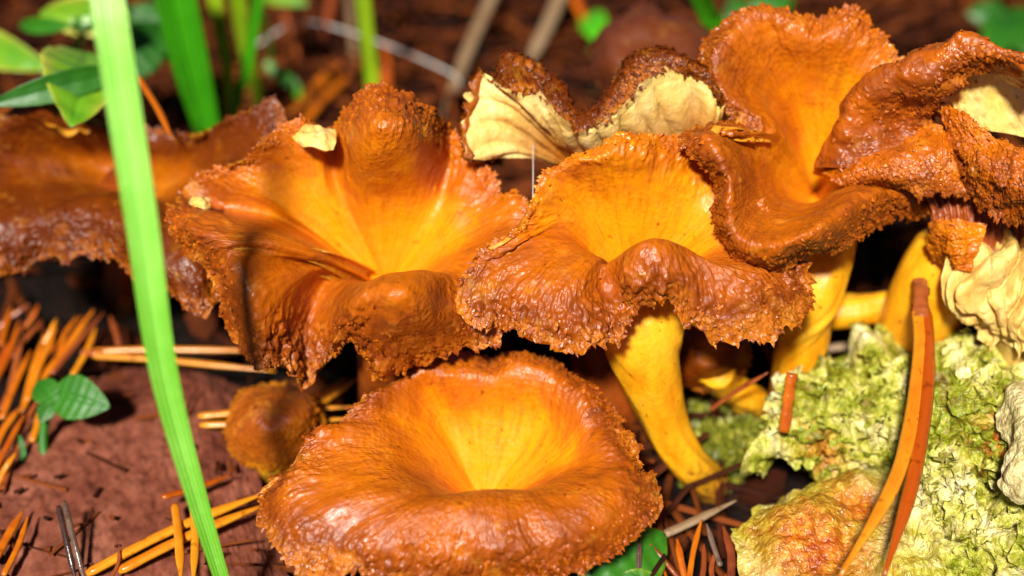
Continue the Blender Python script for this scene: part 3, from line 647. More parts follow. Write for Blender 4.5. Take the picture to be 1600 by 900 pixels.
def leaflets(parent, G, Nn, n, mat, name='moss', ln=(.07, .16), seed=0, per=4):
    nu, nv = G.shape[:2]
    iu = rng.integers(2, nu - 2, n); jv = rng.integers(2, nv - 2, n)
    C = np.repeat(G[iu, jv], per, 0); Nv = np.repeat(Nn[iu, jv], per, 0)
    m = len(C); rv = rng.normal(0, 1, (m, 3)); D = Nv * .8 + rv * .55; D /= np.linalg.norm(D, axis=1, keepdims=True)
    Sd = np.cross(D, rng.normal(0, 1, (m, 3))); Sd /= np.linalg.norm(Sd, axis=1, keepdims=True); Bn = np.cross(D, Sd)
    l = rng.uniform(*ln, m)[:, None]; w = l * rng.uniform(.16, .28, m)[:, None]; bend = Bn * l * rng.uniform(.1, .4, m)[:, None]
    V = np.stack([C - Sd * w * .3 - Nv * .01, C + Sd * w * .3 - Nv * .01, C + D * l * .5 + Sd * w + bend * .2, C + D * l * .5 - Sd * w + bend * .2, C + D * l + bend], 1)
    k = np.arange(m)[:, None, None] * 5
    F = (k + np.array([[0, 1, 2], [0, 2, 3], [3, 2, 4]])[None]).reshape(-1, 3)
    rnd = np.repeat(np.repeat(rng.uniform(0, 1, n), per), 5)
    o = mesh_obj(name, V, F, mat, parent, {'rnd': rnd}); o['kind'] = 'stuff'; return o

def frill_lobes(parent, G, Nn, n, mat):
    """small cupped lobes with ruffled margins standing off the lichen"""
    nu, nv = G.shape[:2]; iu = rng.integers(3, nu - 3, n); jv = rng.integers(3, nv - 3, n)
    C = G[iu, jv]; Nv = Nn[iu, jv] + rng.normal(0, .45, (n, 3)); Nv /= np.linalg.norm(Nv, axis=1, keepdims=True)
    A = np.cross(Nv, rng.normal(0, 1, (n, 3))); A /= np.linalg.norm(A, axis=1, keepdims=True); B = np.cross(Nv, A)
    sz = rng.uniform(.07, .22, n); K = 14; ph = rng.uniform(0, 6.28, (n, 3))
    V = [C - Nv * .03]
    for q, (fr_, up) in enumerate(((.5, .10), (.85, .32), (1.05, .42))):
        for j in range(K):
            a = 2 * math.pi * j / K
            rj = sz * fr_ * (1 + .28 * np.sin(2 * a + ph[:, 0]) * (q > 0) + .16 * np.sin(5 * a + ph[:, 1]) * (q > 0) + .15 * rng.normal(0, 1, n) * (q == 2))
            hj = sz * (up + .26 * np.sin(3 * a + ph[:, 2]) * (q > 0) + .12 * rng.normal(0, 1, n) * (q == 2))
            V.append(C + A * (rj * math.cos(a))[:, None] + B * (rj * .75 * math.sin(a))[:, None] + Nv * hj[:, None])
    V = np.stack(V, 1); m = 1 + 3 * K; k = np.arange(n)[:, None, None] * m
    T3 = []
    for j in range(K):
        j2 = (j + 1) % K; T3.append([0, 1 + j, 1 + j2])
        for q in (0, 1):
            a_, b_ = 1 + q * K, 1 + (q + 1) * K
            T3 += [[a_ + j, b_ + j, b_ + j2], [a_ + j, b_ + j2, a_ + j2]]
    o = mesh_obj('lobes', V, (k + np.array(T3)[None]).reshape(-1, 3), mat, parent, {'stain': np.zeros(n * m)}); o['kind'] = 'stuff'
    return o

def lichen(label, rows, mat, seed, nu=220, nv=160, moss=0, disp=.16, base=None, face=(0, -.5, 1), freq=2.6, thick=.2, fringe=.18, stains=(), frills=0, fmat=None):
    o = thing('lichen', label, 'lichen', P(*base), 'crusty lichen lobes')
    G = patch_grid(rows, nu, nv); Nn = grid_normals(G, False); f = np.array(face, float)
    if (Nn * f).sum(-1).mean() < 0: Nn = -Nn
    bil = 1.9 * np.abs(fbm(G * freq * .5, seed + 2, 1)) + .8 * np.abs(fbm(G * freq * 1.2, seed, 1)) + .28 * np.abs(fbm(G * freq * 2.8, seed + 3, 2)) + .10 * fbm(G * freq * 6, seed + 5, 2)
    cav = np.clip(fbm(G * 1.1, seed + 8, 2) - .18, 0, 1)
    G2 = G + Nn * (disp * 2.2 * (bil - .45) - 1.3 * cav)[..., None]
    u = np.linspace(0, 1, nu)[:, None]; v = np.linspace(0, 1, nv)[None]
    ed = 1 - np.minimum(np.minimum(sstep(0, .12, u), sstep(0, .12, 1 - u)), np.minimum(sstep(0, .12, v), sstep(0, .12, 1 - v)))
    wob = np.stack([fbm(G * 2.2, seed + 11, 3), fbm(G * 2.2 + 9, seed + 12, 3), .4 * fbm(G * 2.2 + 5, seed + 13, 3)], -1)
    G2 = G2 + wob * (ed * fringe * 1.6)[..., None] + wob[..., ::-1] * .06
    B = G - Nn * thick; B[0], B[-1], B[:, 0], B[:, -1] = G2[0], G2[-1], G2[:, 0], G2[:, -1]
    n = nu * nv; F = grid_faces(nu, nv, False)
    stn = np.zeros((nu, nv))
    for q, rad_ in stains: stn = np.maximum(stn, np.exp(-(np.linalg.norm(G - P(*q), axis=2) / rad_) ** 2))
    mesh_obj('thallus', np.concatenate([G2.reshape(-1, 3), B.reshape(-1, 3)]), np.concatenate([F, F[:, ::-1] + n]), mat, o, {'stain': np.concatenate([stn.ravel()] * 2)})
    if moss: leaflets(o, G2, Nn, moss, M_MOSS, 'moss', seed=seed)
    if frills: frill_lobes(o, G2, Nn, frills, fmat or mat)
    return o
lichen('yellow-green bumpy lichen lobe reaching under the stubby broken needle', [
  [(1180,724,.6),(1250,730,.6),(1330,738,.6),(1420,745,.7),(1500,760,.7)], [(1163,705,1.15),(1250,708,1.3),(1330,708,1.4),(1420,705,1.6),(1500,715,1.6)],
  [(1195,682,1.35),(1275,668,1.6),(1340,648,1.9),(1420,638,2.1),(1500,645,2.2)], [(1250,648,1.3),(1280,625,1.7),(1345,592,2.0),(1420,575,2.2),(1500,570,2.3)],
  [(1270,640,.6),(1290,612,.8),(1345,570,1.1),(1420,555,1.3),(1500,552,1.4)]], M_LICH, 111, moss=120, frills=160, base=(1340,700,-.1), stains=[((1285,700,1.3),.35)])
lichen('mossy lichen mound rising behind the long needle pair, below the cream fragment', [
  [(1430,940,.3),(1500,950,.4),(1570,950,.5),(1680,950,.6)], [(1440,850,1.1),(1500,850,1.2),(1570,850,1.4),(1680,850,1.4)], [(1440,760,1.3),(1500,770,1.4),(1570,770,1.5),(1680,770,1.6)],
  [(1430,690,1.7),(1500,690,2.0),(1570,690,2.0),(1680,690,2.0)], [(1440,610,2.1),(1500,615,2.4),(1570,620,2.4),(1680,610,2.5)],
  [(1450,560,2.2),(1500,560,2.5),(1565,560,2.6),(1680,540,2.8)], [(1470,545,1.2),(1520,540,1.3),(1580,530,1.4),(1680,510,1.6)]], M_LICH, 117, moss=200, frills=320, base=(1540,800,-.1), nv=220, stains=[((1545,690,1.9),.35),((1560,650,2.2),.3)])
lichen('orange-stained lichen plate with cream edge lying beneath the long needle pair', [
  [(1190,950,.9),(1260,960,1.0),(1340,960,1.1),(1420,960,1.1),(1480,950,1.0)], [(1150,870,1.0),(1240,870,1.25),(1330,870,1.3),(1410,880,1.3),(1480,880,1.2)],
  [(1142,825,1.0),(1220,812,1.3),(1320,800,1.35),(1400,800,1.35),(1470,800,1.3)], [(1158,806,.95),(1235,782,1.2),(1310,757,1.25),(1390,745,1.3),(1460,742,1.3)],
  [(1185,800,.4),(1255,772,.5),(1320,745,.6),(1400,728,.8),(1460,725,.8)]], M_LICHO, 123, moss=0, base=(1300,860,-.1), disp=.05, fringe=.08, stains=[((1275,860,1.2),.9),((1335,805,1.2),.55)])
lichen('smooth pale lichen lobe bulging at the side of the mossy mound', [
  [(1580,800,1.6),(1600,815,1.7),(1640,820,1.7),(1700,820,1.6)], [(1570,750,2.3),(1600,755,2.6),(1640,755,2.7),(1700,755,2.6)], [(1575,690,2.4),(1600,690,2.8),(1640,690,2.9),(1700,690,2.9)],
  [(1555,625,2.6),(1590,615,2.9),(1640,610,3.0),(1700,610,3.0)], [(1570,600,2.0),(1600,590,2.2),(1640,585,2.3),(1700,580,2.3)]], M_LICHP, 129, 120, 120, base=(1620,760,-.1), disp=.05, fringe=.08)

# low moss carpet round the stem bases
def moss_patch(label, rows, n, seed):
    G = patch_grid(rows, 120, 90); Nn = grid_normals(G, False)
    if Nn[..., 2].mean() < 0: Nn = -Nn
    G = G + Nn * (.25 * fbm(G * 1.8, seed, 3))[..., None]
    o0 = G.mean((0, 1)); m = len(G.reshape(-1, 3))
    nu, nv = G.shape[:2]; iu = rng.integers(1, nu - 1, n * 5); jv = rng.integers(1, nv - 1, n * 5)
    o = thing('moss', label, 'moss', o0); o['kind'] = 'stuff'
    mesh_obj('moss_bed', G, grid_faces(nu, nv, False), M_MOSS, o, {'rnd': np.full(m, .1)})
    leaflets(o, G, Nn, n, M_MOSS, 'moss_leaves', (.08, .2))
moss_patch('soft green moss beside the foot of the tall yellow stem', [[(1060,770,-.3),(1120,765,-.2),(1180,750,-.2)], [(1070,720,.2),(1130,710,.4),(1180,715,.3)], [(1075,665,.2),(1130,650,.4),(1190,660,.4)], [(1080,620,-.3),(1150,610,-.3),(1210,620,-.3)]], 700, 131)

# ------------------------------------------------------------------ needles and twigs
def stick(name, label, cat, pts, wpx, mat, group=None, flat=.8, rough=0., rndv=None, parent=None, taper=.30):
    C = np.array([P(*q) for q in pts]); d = (C.mean(0) - CAM) @ FWD
    n = 26; t = np.linspace(0, len(C) - 1, n)
    if len(C) == 2: C = np.array([C[0], (C[0] + C[1]) / 2 + np.array([rng.normal(0, .03), 0, rng.normal(0, .02)]), C[1]]); t = np.linspace(0, 2, n)
    Q = spline_open(C, t); r = wpx / FPX * d / 2; s_ = np.linspace(0, 1, n)
    R = r * (1 - (1 - taper) * sstep(.7, 1, s_)) * np.where(s_ < .02, .6, 1) * (1 + .08 * fbm(np.stack([s_ * 9, s_ * 0, s_ * 0 + rng.integers(99)], -1), 5, 2))
    k = 10
    V = tube_verts(Q, R, k, flat)
    V = V + (V - Q[:, None]) * (rough * fbm(V * 6, 77, 3) + .10 * fbm(np.broadcast_to(np.arange(k)[None, :, None] * 1.3, V.shape) + 0 * V, int(wpx), 1))[..., None]
    rv = rng.uniform(.1, .9) if rndv is None else rndv
    o = mesh_obj(name, V, tube_faces(n, k), mat, parent, {'rnd': (rv + .22 * np.cos(np.arange(k) / k * 4 * math.pi)[None] + .12 * fbm(np.stack([s_ * 7, s_ * 0 + wpx, s_ * 0], -1), 3, 2)[:, None]).ravel()}, origin=None if parent is not None else Q[0])
    if parent is None: tag(o, label, cat, group)
    return o
NG = 'fallen pine needles'
def needle(label, a, b, w=11, mat=M_NEED, rv=None, mid=None):
    pts = [a, b] if mid is None else [a] + mid + [b]
    return stick('pine_needle', label, 'pine needle', pts, w, mat, NG, rndv=rv)
def needle_pair(label, list_pts, w, mat=M_NEED, sheath=None, rvs=(.4, .6)):
    o = thing('pine_needle_pair', label, 'pine needles', P(*list_pts[0][0]), NG)
    for p, rv in zip(list_pts, rvs): stick('needle', '', '', p, w, mat, rndv=rv, parent=o)
    if sheath: stick('sheath', '', '', sheath, w * 1.15, M_NEEDR, rndv=.9, parent=o, flat=.9, taper=.95, rough=.55)
    return o
needle_pair('long glossy orange needle pair standing over the lichen, joined at a dark sheath', [
   [(1435,480,3.3),(1437,560,3.15),(1405,735,2.75),(1310,905,2.2)], [(1446,480,3.3),(1450,590,3.1),(1428,745,2.7),(1380,905,2.2)]], 23, M_NEED, [(1438,440,3.4),(1440,470,3.35),(1441,500,3.25)], (.78, .02))
needle_pair('horizontal orange needle pair in front of the black hollow, pale at its sheath', [[(142,549,.75),(240,546,.75),(420,548,.7)], [(146,556,.75),(250,562,.75),(430,580,.7)]], 11, M_NEED, [(128,549,.75),(142,552,.75),(162,553,.75)], (.75, .8))
needle_pair('short yellow needle pair passing behind the young domed mushroom', [[(310,650,.8),(430,640,.8),(552,636,.8)], [(312,664,.8),(430,660,.8),(548,654,.8)]], 12, M_NEED, None, (.9, .85))
needle_pair('yellow needle pair slanting across the bark slab', [[(135,897,.75),(270,828,.85),(420,768,.8)], [(185,893,.75),(290,840,.85),(420,786,.8)]], 17, M_NEED, None, (.85, .7))
needle_pair('upright yellow needle pair crossed by the slanting pair', [[(273,788,.95),(279,840,.98),(283,910,.95)], [(303,778,.95),(305,840,.98),(302,910,.95)]], 14, M_NEED, None, (.8, .9))
needle_pair('dark glossy needle pair poking up from the bark slab', [[(91,790,1.3),(105,850,1.0),(120,915,.6)], [(100,783,1.35),(117,850,1.0),(134,915,.6)]], 9, M_NEEDD, None, (.3, .8))
needle('short red-orange needle piece lying across the upright yellow pair', (253,777,1.1), (360,742,.75), 11, M_NEED, .05)
needle('thin red needle beside the slanting yellow pair', (172,905,.8), (186,852,.95), 6, M_NEEDR, .7)
stick('pine_needle', 'stubby broken orange needle standing by the yellow stem', 'pine needle', [(1224,676,2.0),(1231,630,2.4),(1238,584,2.8)], 17, M_NEED, NG, rndv=.2, taper=1.1, rough=.35)
LB = 'needle in the loose orange bundle beside the round green leaf'
for a, b, w, mt, rv in [
  ((2,655,.5),(48,548,.8),11,M_NEED,.4), ((35,645,.5),(70,522,.9),11,M_NEED,.6), ((42,628,.6),(92,502,1.0),10,M_NEED,.7), ((58,602,.6),(146,484,1.0),12,M_NEED,.55),
  ((80,585,.7),(162,488,1.0),8,M_NEEDR,.6), ((112,588,.6),(150,512,.9),9,M_NEED,.8), ((-10,705,.5),(34,634,.7),13,M_NEED,.5), ((0,640,.5),(40,560,.7),8,M_NEEDR,.8),
  ((2,540,.6),(18,480,.8),9,M_NEED,.3), ((66,540,.8),(88,498,1.1),7,M_NEED,.95), ((186,540,.6),(172,494,.8),9,M_NEEDR,.7), ((50,690,.6),(62,636,.7),11,M_NEED,.7),
  ((3,768,.6),(32,690,.7),9,M_NEEDR,.8), ((20,560,.6),(66,500,.9),8,M_NEEDR,.7), ((-10,600,.5),(30,500,.8),10,M_NEED,.2), ((90,560,.6),(120,495,.9),8,M_NEED,.5), ((-5,580,.5),(20,530,.7),12,M_NEED,.1)] + [((x_, y_, .55), (x_ + dx_, y_ - dy_, .85), w_, m_, r_) for x_, y_, dx_, dy_, w_, m_, r_ in
    [(-8,735,46,88,10,M_NEED,.2), (22,700,40,80,9,M_NEEDR,.7), (-6,515,52,40,8,M_NEEDR,.8), (30,520,30,44,8,M_NEED,.25), (100,540,46,52,7,M_NEED,.3), (-6,760,30,52,11,M_NEED,.6), (70,560,58,66,8,M_NEED,.25), (14,610,22,84,8,M_NEEDR,.9)]]:
    needle(('thin red-brown ' if mt is M_NEEDR else 'pale tan ' if rv > .9 else 'golden orange ' if rv > .45 else 'deep orange ') + LB, a, b, w, mt, rv)
LC = 'orange needle at the bark slab edge below the loose bundle'
for a, b, w, rv in [((-10,880,.7),(36,798,.8),14,.35), ((5,900,.7),(44,806,.85),10,.5)]: needle(LC, a, b, w, M_NEED, rv)
LD = 'needle in the litter between the dimpled mushroom and lichen plate'
for a, b, w, mt, rv in [((998,915,.7),(1000,838,1.1),9,M_NEEDD,.7), ((1064,908,.6),(1012,846,.9),8,M_NEEDR,.5), ((1072,912,.6),(1058,842,.9),11,M_NEED,.15), ((1076,910,.7),(1096,812,1.0),9,M_NEED,.45),
   ((1126,885,.8),(1104,818,1.1),9,M_NEEDD,.9), ((1142,912,.7),(1130,822,1.0),14,M_NEEDR,.3), ((1095,915,.6),(1100,850,.8),9,M_NEEDR,.5), ((1045,915,.5),(1030,850,.7),7,M_NEED,.3), ((1115,912,.6),(1118,860,.8),8,M_NEEDR,.6)]:
    needle({M_NEEDD: 'glossy dark ', M_NEEDR: 'short red-brown ', M_NEED: 'short orange '}[mt] + LD, a, b, w, mt, rv)
stick('twig', 'greyish brown twig slanting below the foot of the tall yellow stem', 'twig', [(1000,850,.5),(1060,825,.7),(1150,782,.8)], 15, M_TWIG, rndv=.7)
stick('twig', 'thin dark twig leaning on the small shaded mushroom', 'twig', [(1110,640,1.2),(1150,612,1.7),(1200,582,2.2)], 9, M_NEEDR, rndv=.6)
needle('red needle piece under the ruffled rim near the young mushroom', (470,628,.7), (545,590,.9), 13, M_NEED, .05)
needle('yellow needle tilted above the pair behind the young mushroom', (478,645,.8), (560,590,1.0), 11, M_NEED, .85)
needle('bright orange needle resting on the dark chestnut mushroom', (215,120,4.9), (270,218,4.55), 9, M_NEED, .3)
needle('pale tan wood splinter between the two slanting yellow stems', (1285,545,.7), (1370,538,.7), 14, M_TWIG, .95)
# background twigs, far and soft
for lab, pts, w, mt, rv in [
  ('long tan twig slanting behind the tall knob toward the cream gills', [(780,-30,1.6),(735,70,1.0),(690,185,.5)], 20, M_TWIG, .7),
  ('tan twig leaning behind the curled dark rim', [(885,-30,1.6),(855,40,1.1),(822,105,.7)], 22, M_TWIG, .75),
  ('orange stalk slanting beside the dull domed mushroom', [(895,-10,1.2),(915,35,.9),(935,80,.6)], 15, M_NEED, .2),
  ('thin red stalk standing in the background litter behind the tall knob', [(445,20,1.0),(462,70,.7),(478,130,.4)], 11, M_NEEDR, .8),
  ('reddish stalk rising beside the yellow-green grass blade', [(520,-10,1.2),(512,30,.9),(505,80,.6)], 14, M_NEEDR, .6),
  ('faint tan stalk behind the yellow-green grass blade', [(545,-10,1.0),(552,70,.6),(556,140,.2)], 13, M_TWIG, .5),
  ('orange needle slanting behind the big ruffled mushroom', [(450,190,.5),(490,140,.6),(545,90,.7)], 18, M_NEED, .5),
  ('second orange needle slanting behind the big ruffled mushroom', [(465,205,.5),(510,150,.6),(560,105,.7)], 14, M_NEED, .35),
  ('orange stalk standing behind the tall knob', [(605,150,.2),(603,110,.6),(600,70,1.0)], 18, M_NEED, .1)]:
    stick('twig' if mt is M_TWIG else 'dry_stalk', lab, 'twig', pts, w, mt, rndv=rv)

# loose litter: too many to count
def litter():
    n = 7500; L_ = rng.uniform(1.2, 5.0, n); X = rng.uniform(-26, 26, n); Y = rng.uniform(-7, 46, n)
    pr = (np.stack([X, Y, 0 * X], -1) - CAM); dz_ = pr @ FWD; px_ = 800 + FPX * pr[:, 0] / dz_; py_ = 450 - FPX * (pr @ UPV) / dz_
    out = ((px_ < 430) & (py_ > 575)) | ((px_ < 560) & (py_ > 395) & (rng.uniform(0, 1, n) < .85)) | ((px_ > 1120) & (py_ > 600)); Y = np.where(out, Y + 14 + 10 * rng.uniform(0, 1, n), Y)
    q = rng.uniform(0, 1, n); Z = rng.uniform(-.1, .55, n) + .5 * (Y > 7) * q * rng.uniform(0, 1, n)
    a = rng.uniform(0, math.pi, n); tl = rng.normal(0, .16, n) + .25 * (rng.uniform(0, 1, n) > .9)
    D = np.stack([np.cos(a) * np.cos(tl), np.sin(a) * np.cos(tl), np.sin(tl)], -1); C = np.stack([X, Y, Z], -1)
    Sd = np.cross(D, [0, 0, 1.0]); Sd /= np.linalg.norm(Sd, axis=1, keepdims=True); U = np.cross(Sd, D)
    r = rng.uniform(.05, .11, n)[:, None]; b = (Sd * rng.normal(0, .12, n)[:, None]) * L_[:, None]
    V = []
    for e, s_ in ((-.5, .7), (0, 1), (.5, .5)):
        c = C + D * (L_[:, None] * e) + (b if e == 0 else 0)
        V += [c + Sd * r * s_, c + U * r * .7 * s_, c - Sd * r * s_, c - U * r * .5 * s_]
    V = np.stack(V, 1); k = np.arange(n)[:, None, None] * 12
    F = []
    for i in (0, 4):
        for j in range(4): F.append([i + j, i + (j + 1) % 4, i + 4 + (j + 1) % 4, i + 4 + j])
    F.append([3, 2, 1, 0]); F.append([8, 9, 10, 11])
    o = mesh_obj('needle_litter', V, (k + np.array(F)[None]).reshape(-1, 4), M_LITT, None, {'rnd': np.repeat(rng.uniform(0, 1, n), 12)}, smooth=False)
    o['kind'] = 'stuff'; tag(o, 'brown fallen needle litter covering the forest floor', 'needle litter')
    m = 1500; C = np.stack([rng.uniform(-26, 26, m), rng.uniform(-4, 46, m), rng.uniform(-.1, .35, m)], -1)
    A = rng.normal(0, 1, (m, 3)); A[:, 2] *= .25; A /= np.linalg.norm(A, axis=1, keepdims=True); B = np.cross(A, [0, 0, 1.0] + rng.normal(0, .3, (m, 3))); B /= np.linalg.norm(B, axis=1, keepdims=True); Nz = np.cross(A, B)
    s1 = rng.uniform(.2, .7, m)[:, None]; s2 = s1 * rng.uniform(.4, .8, m)[:, None]; h = .07
    ring = [(1, 0), (.5, .8), (-.4, 1), (-1, .1), (-.5, -.9), (.6, -.7)]
    V = np.stack([C + A * s1 * x * 1 + B * s2 * y + Nz * h for x, y in ring] + [C + A * s1 * x + B * s2 * y - Nz * h for x, y in ring], 1)
    k = np.arange(m)[:, None, None] * 12
    Q = np.array([[i, (i + 1) % 6, 6 + (i + 1) % 6, 6 + i] for i in range(6)] + [[0, 1, 2, 3], [0, 3, 4, 5], [9, 8, 7, 6], [11, 10, 9, 6]])
    o = mesh_obj('bark_flakes', V, (k + Q[None]).reshape(-1, 4), M_LITT, None, {'rnd': np.repeat(rng.uniform(0, .8, m), 12)}, smooth=False)
    o['kind'] = 'stuff'; tag(o, 'dark crumbs and flakes of bark scattered through the litter', 'bark flakes')
litter()
def slab_debris():
    V, F, R_ = [], [], []
    for q in range(60):
        px, py = rng.uniform(-20, 400), rng.uniform(600, 910); c = P(px, py, .62 + rng.uniform(-.04, .05)); L_ = rng.uniform(.06, .22) if q % 5 else rng.uniform(.4, 1.3)
        a = rng.uniform(0, math.pi); D = np.array([math.cos(a), math.sin(a), rng.normal(0, .1)]); Sd = np.array([-math.sin(a), math.cos(a), 0]); w = rng.uniform(.02, .06)
        b0 = len(V)
        for e in (-.5, .5):
            for x, z in ((1, 0), (0, 1), (-1, 0), (0, -1)): V.append(c + D * L_ * e + Sd * w * x * (1 - .4 * (e > 0)) + np.array([0, 0, w * z * .7]))
        F += [(b0 + j, b0 + (j + 1) % 4, b0 + 4 + (j + 1) % 4, b0 + 4 + j) for j in range(4)] + [(b0 + 3, b0 + 2, b0 + 1, b0), (b0 + 4, b0 + 5, b0 + 6, b0 + 7)]
        R_ += [rng.uniform(0, 1)] * 8
    o = mesh_obj('bark_crumbs', np.array(V), np.array(F), M_LITT, None, {'rnd': np.array(R_)}, smooth=False); o['kind'] = 'stuff'
    tag(o, 'dark crumbs and broken needle bits strewn over the bark slab', 'litter')
slab_debris()

# ------------------------------------------------------------------ grass and leaves
def blade(label, pts, wpx, mat, rv=.5, name='grass_blade', group='grass blades', parent=None, fold=.25, face=None, light_grad=None):
    C = np.array([q if isinstance(q, np.ndarray) else P(*q) for q in pts]); n = 60; t = np.linspace(0, len(C) - 1, n)
    Q = spline_open(C, t); dep = (C - CAM) @ FWD
    W = spline_open((np.array(wpx, float) / FPX * dep / 2)[:, None], t)[:, 0]
    T = np.gradient(Q, axis=0); T /= np.linalg.norm(T, axis=1, keepdims=True)
    f = (CAM - Q) if face is None else np.broadcast_to(np.array(face, float), Q.shape)
    Sd = np.cross(T, f); Sd /= np.linalg.norm(Sd, axis=1, keepdims=True); U = np.cross(Sd, T)
    xs = np.linspace(-1, 1, 25); th = .035
    top = Q[:, None] + Sd[:, None] * (W[:, None] * xs)[..., None] + U[:, None] * (W[:, None] * (fold * np.abs(xs) + .05 * np.cos(xs * 18)))[..., None]
    bot = top - U[:, None] * (th * (1 - xs ** 2) + .004)[None, :, None]
    V = np.concatenate([top, bot[:, ::-1]], 1); k = V.shape[1]
    xx = np.concatenate([xs, xs[::-1]]); rnd = rv - .22 * np.abs(xx) + .10 * np.cos(xx * 26) + .16 * np.exp(-(xx / .12) ** 2) + .10 * fbm(np.stack(np.broadcast_arrays(xx[None] * 4, t[:, None] * 1.3, 0 * xx[None]), -1), 19, 3)
    if light_grad is not None: rnd = rnd + np.linspace(0, light_grad, n)[:, None]  # flash falloff put into the colour, paler from root to tip
    o = mesh_obj(name, V, tube_faces(n, k), mat, parent, {'rnd': rnd.ravel()}, origin=None if parent is not None else Q[0])
    if parent is None: tag(o, label, 'grass', group)
    return o
blade('long pale green grass blade arching in front of the dark chestnut mushroom', [PD(385,1010,22.0), PD(345,900,20.6), PD(262,610,18.8), PD(222,350,17.8), PD(180,80,17.2), PD(166,-14,17.1)], [16,24,42,50,53,50], M_BLADE, -.1, light_grad=.7)
blade('broad bright green grass blade standing behind the chestnut mushroom', [(340,300,0),(325,210,1.6),(295,90,3.6),(262,-60,5.8)], [30,38,58,66], M_GRASS, .35)
blade('narrow yellow-green blade standing right of the broad bright blade', [(362,260,0),(358,180,1.4),(352,90,2.9),(325,-50,5)], [12,14,18,28], M_GRASSY, .3)
blade('slim green blade crossing the narrow yellow-green blades', [(350,260,0),(368,170,1.5),(390,80,3.0),(408,-40,5)], [12,15,17,18], M_GRASS, .5)
blade('thin olive blade leaning behind the crossing slim blade', [(415,215,0),(404,150,1.0),(385,80,2.2),(365,-40,4.2)], [14,18,22,26], M_GRASSY, .1)
blade('single yellow-green blade rising behind the tall knob', [(592,250,0),(583,140,1.6),(574,60,2.9),(562,-50,4.6)], [16,22,22,26], M_GRASSY, .2)
blade('short bright green blade tip behind the ruffled back lobe', [(1190,200,1),(1128,60,4.0),(1105,20,4.8),(1075,-40,6.0)], [30,32,30,28], M_GRASS, .75)
blade('short green blade leaning in the litter behind the big ruffled mushroom', [(475,210,0),(462,140,.6),(435,115,.9),(415,98,1.1)], [12,16,20,8], M_GRASS, .2)

def leaf(parent, a, b, wpx, mat, cup=.18, rv=.3, face=None, edge=.35, serr=.02):
    """leaf blade from point a to tip b"""
    A, B = P(*a), P(*b); n = 36; m = 17; t = np.linspace(0, 1, n); dep = ((A + B) / 2 - CAM) @ FWD; W = wpx / FPX * dep / 2
    T = (B - A); Ln = np.linalg.norm(T); T = T / Ln
    f = (CAM - A) if face is None else np.array(face, float)
    Sd = np.cross(T, f); Sd /= np.linalg.norm(Sd); U = np.cross(Sd, T)
    prof = np.sin(np.clip(t, 0, 1) ** .8 * math.pi) ** .75 * (1 + serr * np.sin(t * 60)); prof[0] = .04; prof[-1] = .02
    xs = np.linspace(-1, 1, m)
    top = A + T * (t * Ln)[:, None, None] + Sd * (W * prof[:, None] * xs)[..., None] + U * (W * prof[:, None] * (cup * xs ** 2 - .10 * np.exp(-(xs / .08) ** 2)) + Ln * .10 * np.sin(t * math.pi)[:, None] + .02 * W * np.cos(xs * 2 + t[:, None] * 40))[..., None]
    bot = top - U * .03 * (1 - .9 * np.abs(xs))[None, :, None]
    V = np.concatenate([top, bot[:, ::-1]], 1)
    rnd = rv + edge * np.abs(np.concatenate([xs, xs[::-1]])) ** 3 + np.zeros((n, 1))
    return mesh_obj('leaf', V, tube_faces(n, 2 * m), mat, parent, {'rnd': rnd.ravel()})
def stalk(parent, pts, r, mat, name='stalk'):
    C = np.array([P(*q) for q in pts]); t = np.linspace(0, len(C) - 1, 24); Q = spline_open(C, t)
    return mesh_obj(name, tube_verts(Q, np.full(24, r), 8), tube_faces(24, 8), mat, parent, {'rnd': np.full(192, .3)})
pl = thing('leafy_plant', 'low green plant with yellow-edged leaves behind the dark chestnut mushroom', 'plant', P(140,215,-.1))
stalk(pl, [(140,215,-.1),(130,150,1.5),(125,90,3.0),(120,30,4.4)], .07, M_LEAF, 'stem')
leaf(pl, (138,82,4.9), (112,198,5.05), 135, M_LEAFY, .10, .30, edge=.45, serr=.03)
leaf(pl, (-60,60,3.4), (80,108,3.4), 62, M_LEAFY, .3, .25, edge=.6)
leaf(pl, (205,30,4.2), (62,22,4.2), 62, M_LEAFY, .3, .30, edge=.6)
leaf(pl, (190,110,5.3), (-20,165,5.2), 46, M_LEAF, .3, .15, edge=.1)
leaf(pl, (110,40,4.6), (30,40,4.0), 26, M_LEAF, .2, .35, edge=.1)
leaf(pl, (165,120,3.0), (260,40,3.4), 80, M_LEAF, .3, .0, edge=.1)
leaf(pl, (205,10,3.6), (300,100,2.4), 70, M_LEAF, .3, .0, edge=.1)
stalk(pl, [(125,90,3.0),(128,92,4.2),(130,96,4.95)], .05, M_LEAF); stalk(pl, [(130,150,1.5),(60,110,2.6),(-50,64,3.4)], .05, M_LEAF)
stalk(pl, [(122,45,4.2),(165,30,4.3),(200,30,4.25)], .05, M_LEAF); stalk(pl, [(128,110,2.8),(165,105,4.4),(190,110,5.3)], .05, M_LEAF)
stalk(pl, [(122,50,4.1),(115,42,4.5),(108,40,4.6)], .05, M_LEAF); stalk(pl, [(132,140,1.8),(150,130,2.5),(168,118,3.0)], .05, M_LEAF); stalk(pl, [(126,70,3.6),(170,40,3.6),(205,10,3.6)], .05, M_LEAF)
p2 = thing('leafy_plant', 'green leaf hanging above the background litter behind the grass blades', 'plant', P(430,130,-.1))
stalk(p2, [(430,130,-.1),(420,60,1.4),(405,0,2.6),(400,-30,3.0)], .06, M_LEAF, 'stem'); leaf(p2, (398,-28,3.0), (482,8,3.0), 48, M_LEAF, .3, .6, edge=.15)
p3 = thing('leafy_plant', 'bright green leaf beside the dull domed mushroom', 'plant', P(930,140,-.1))
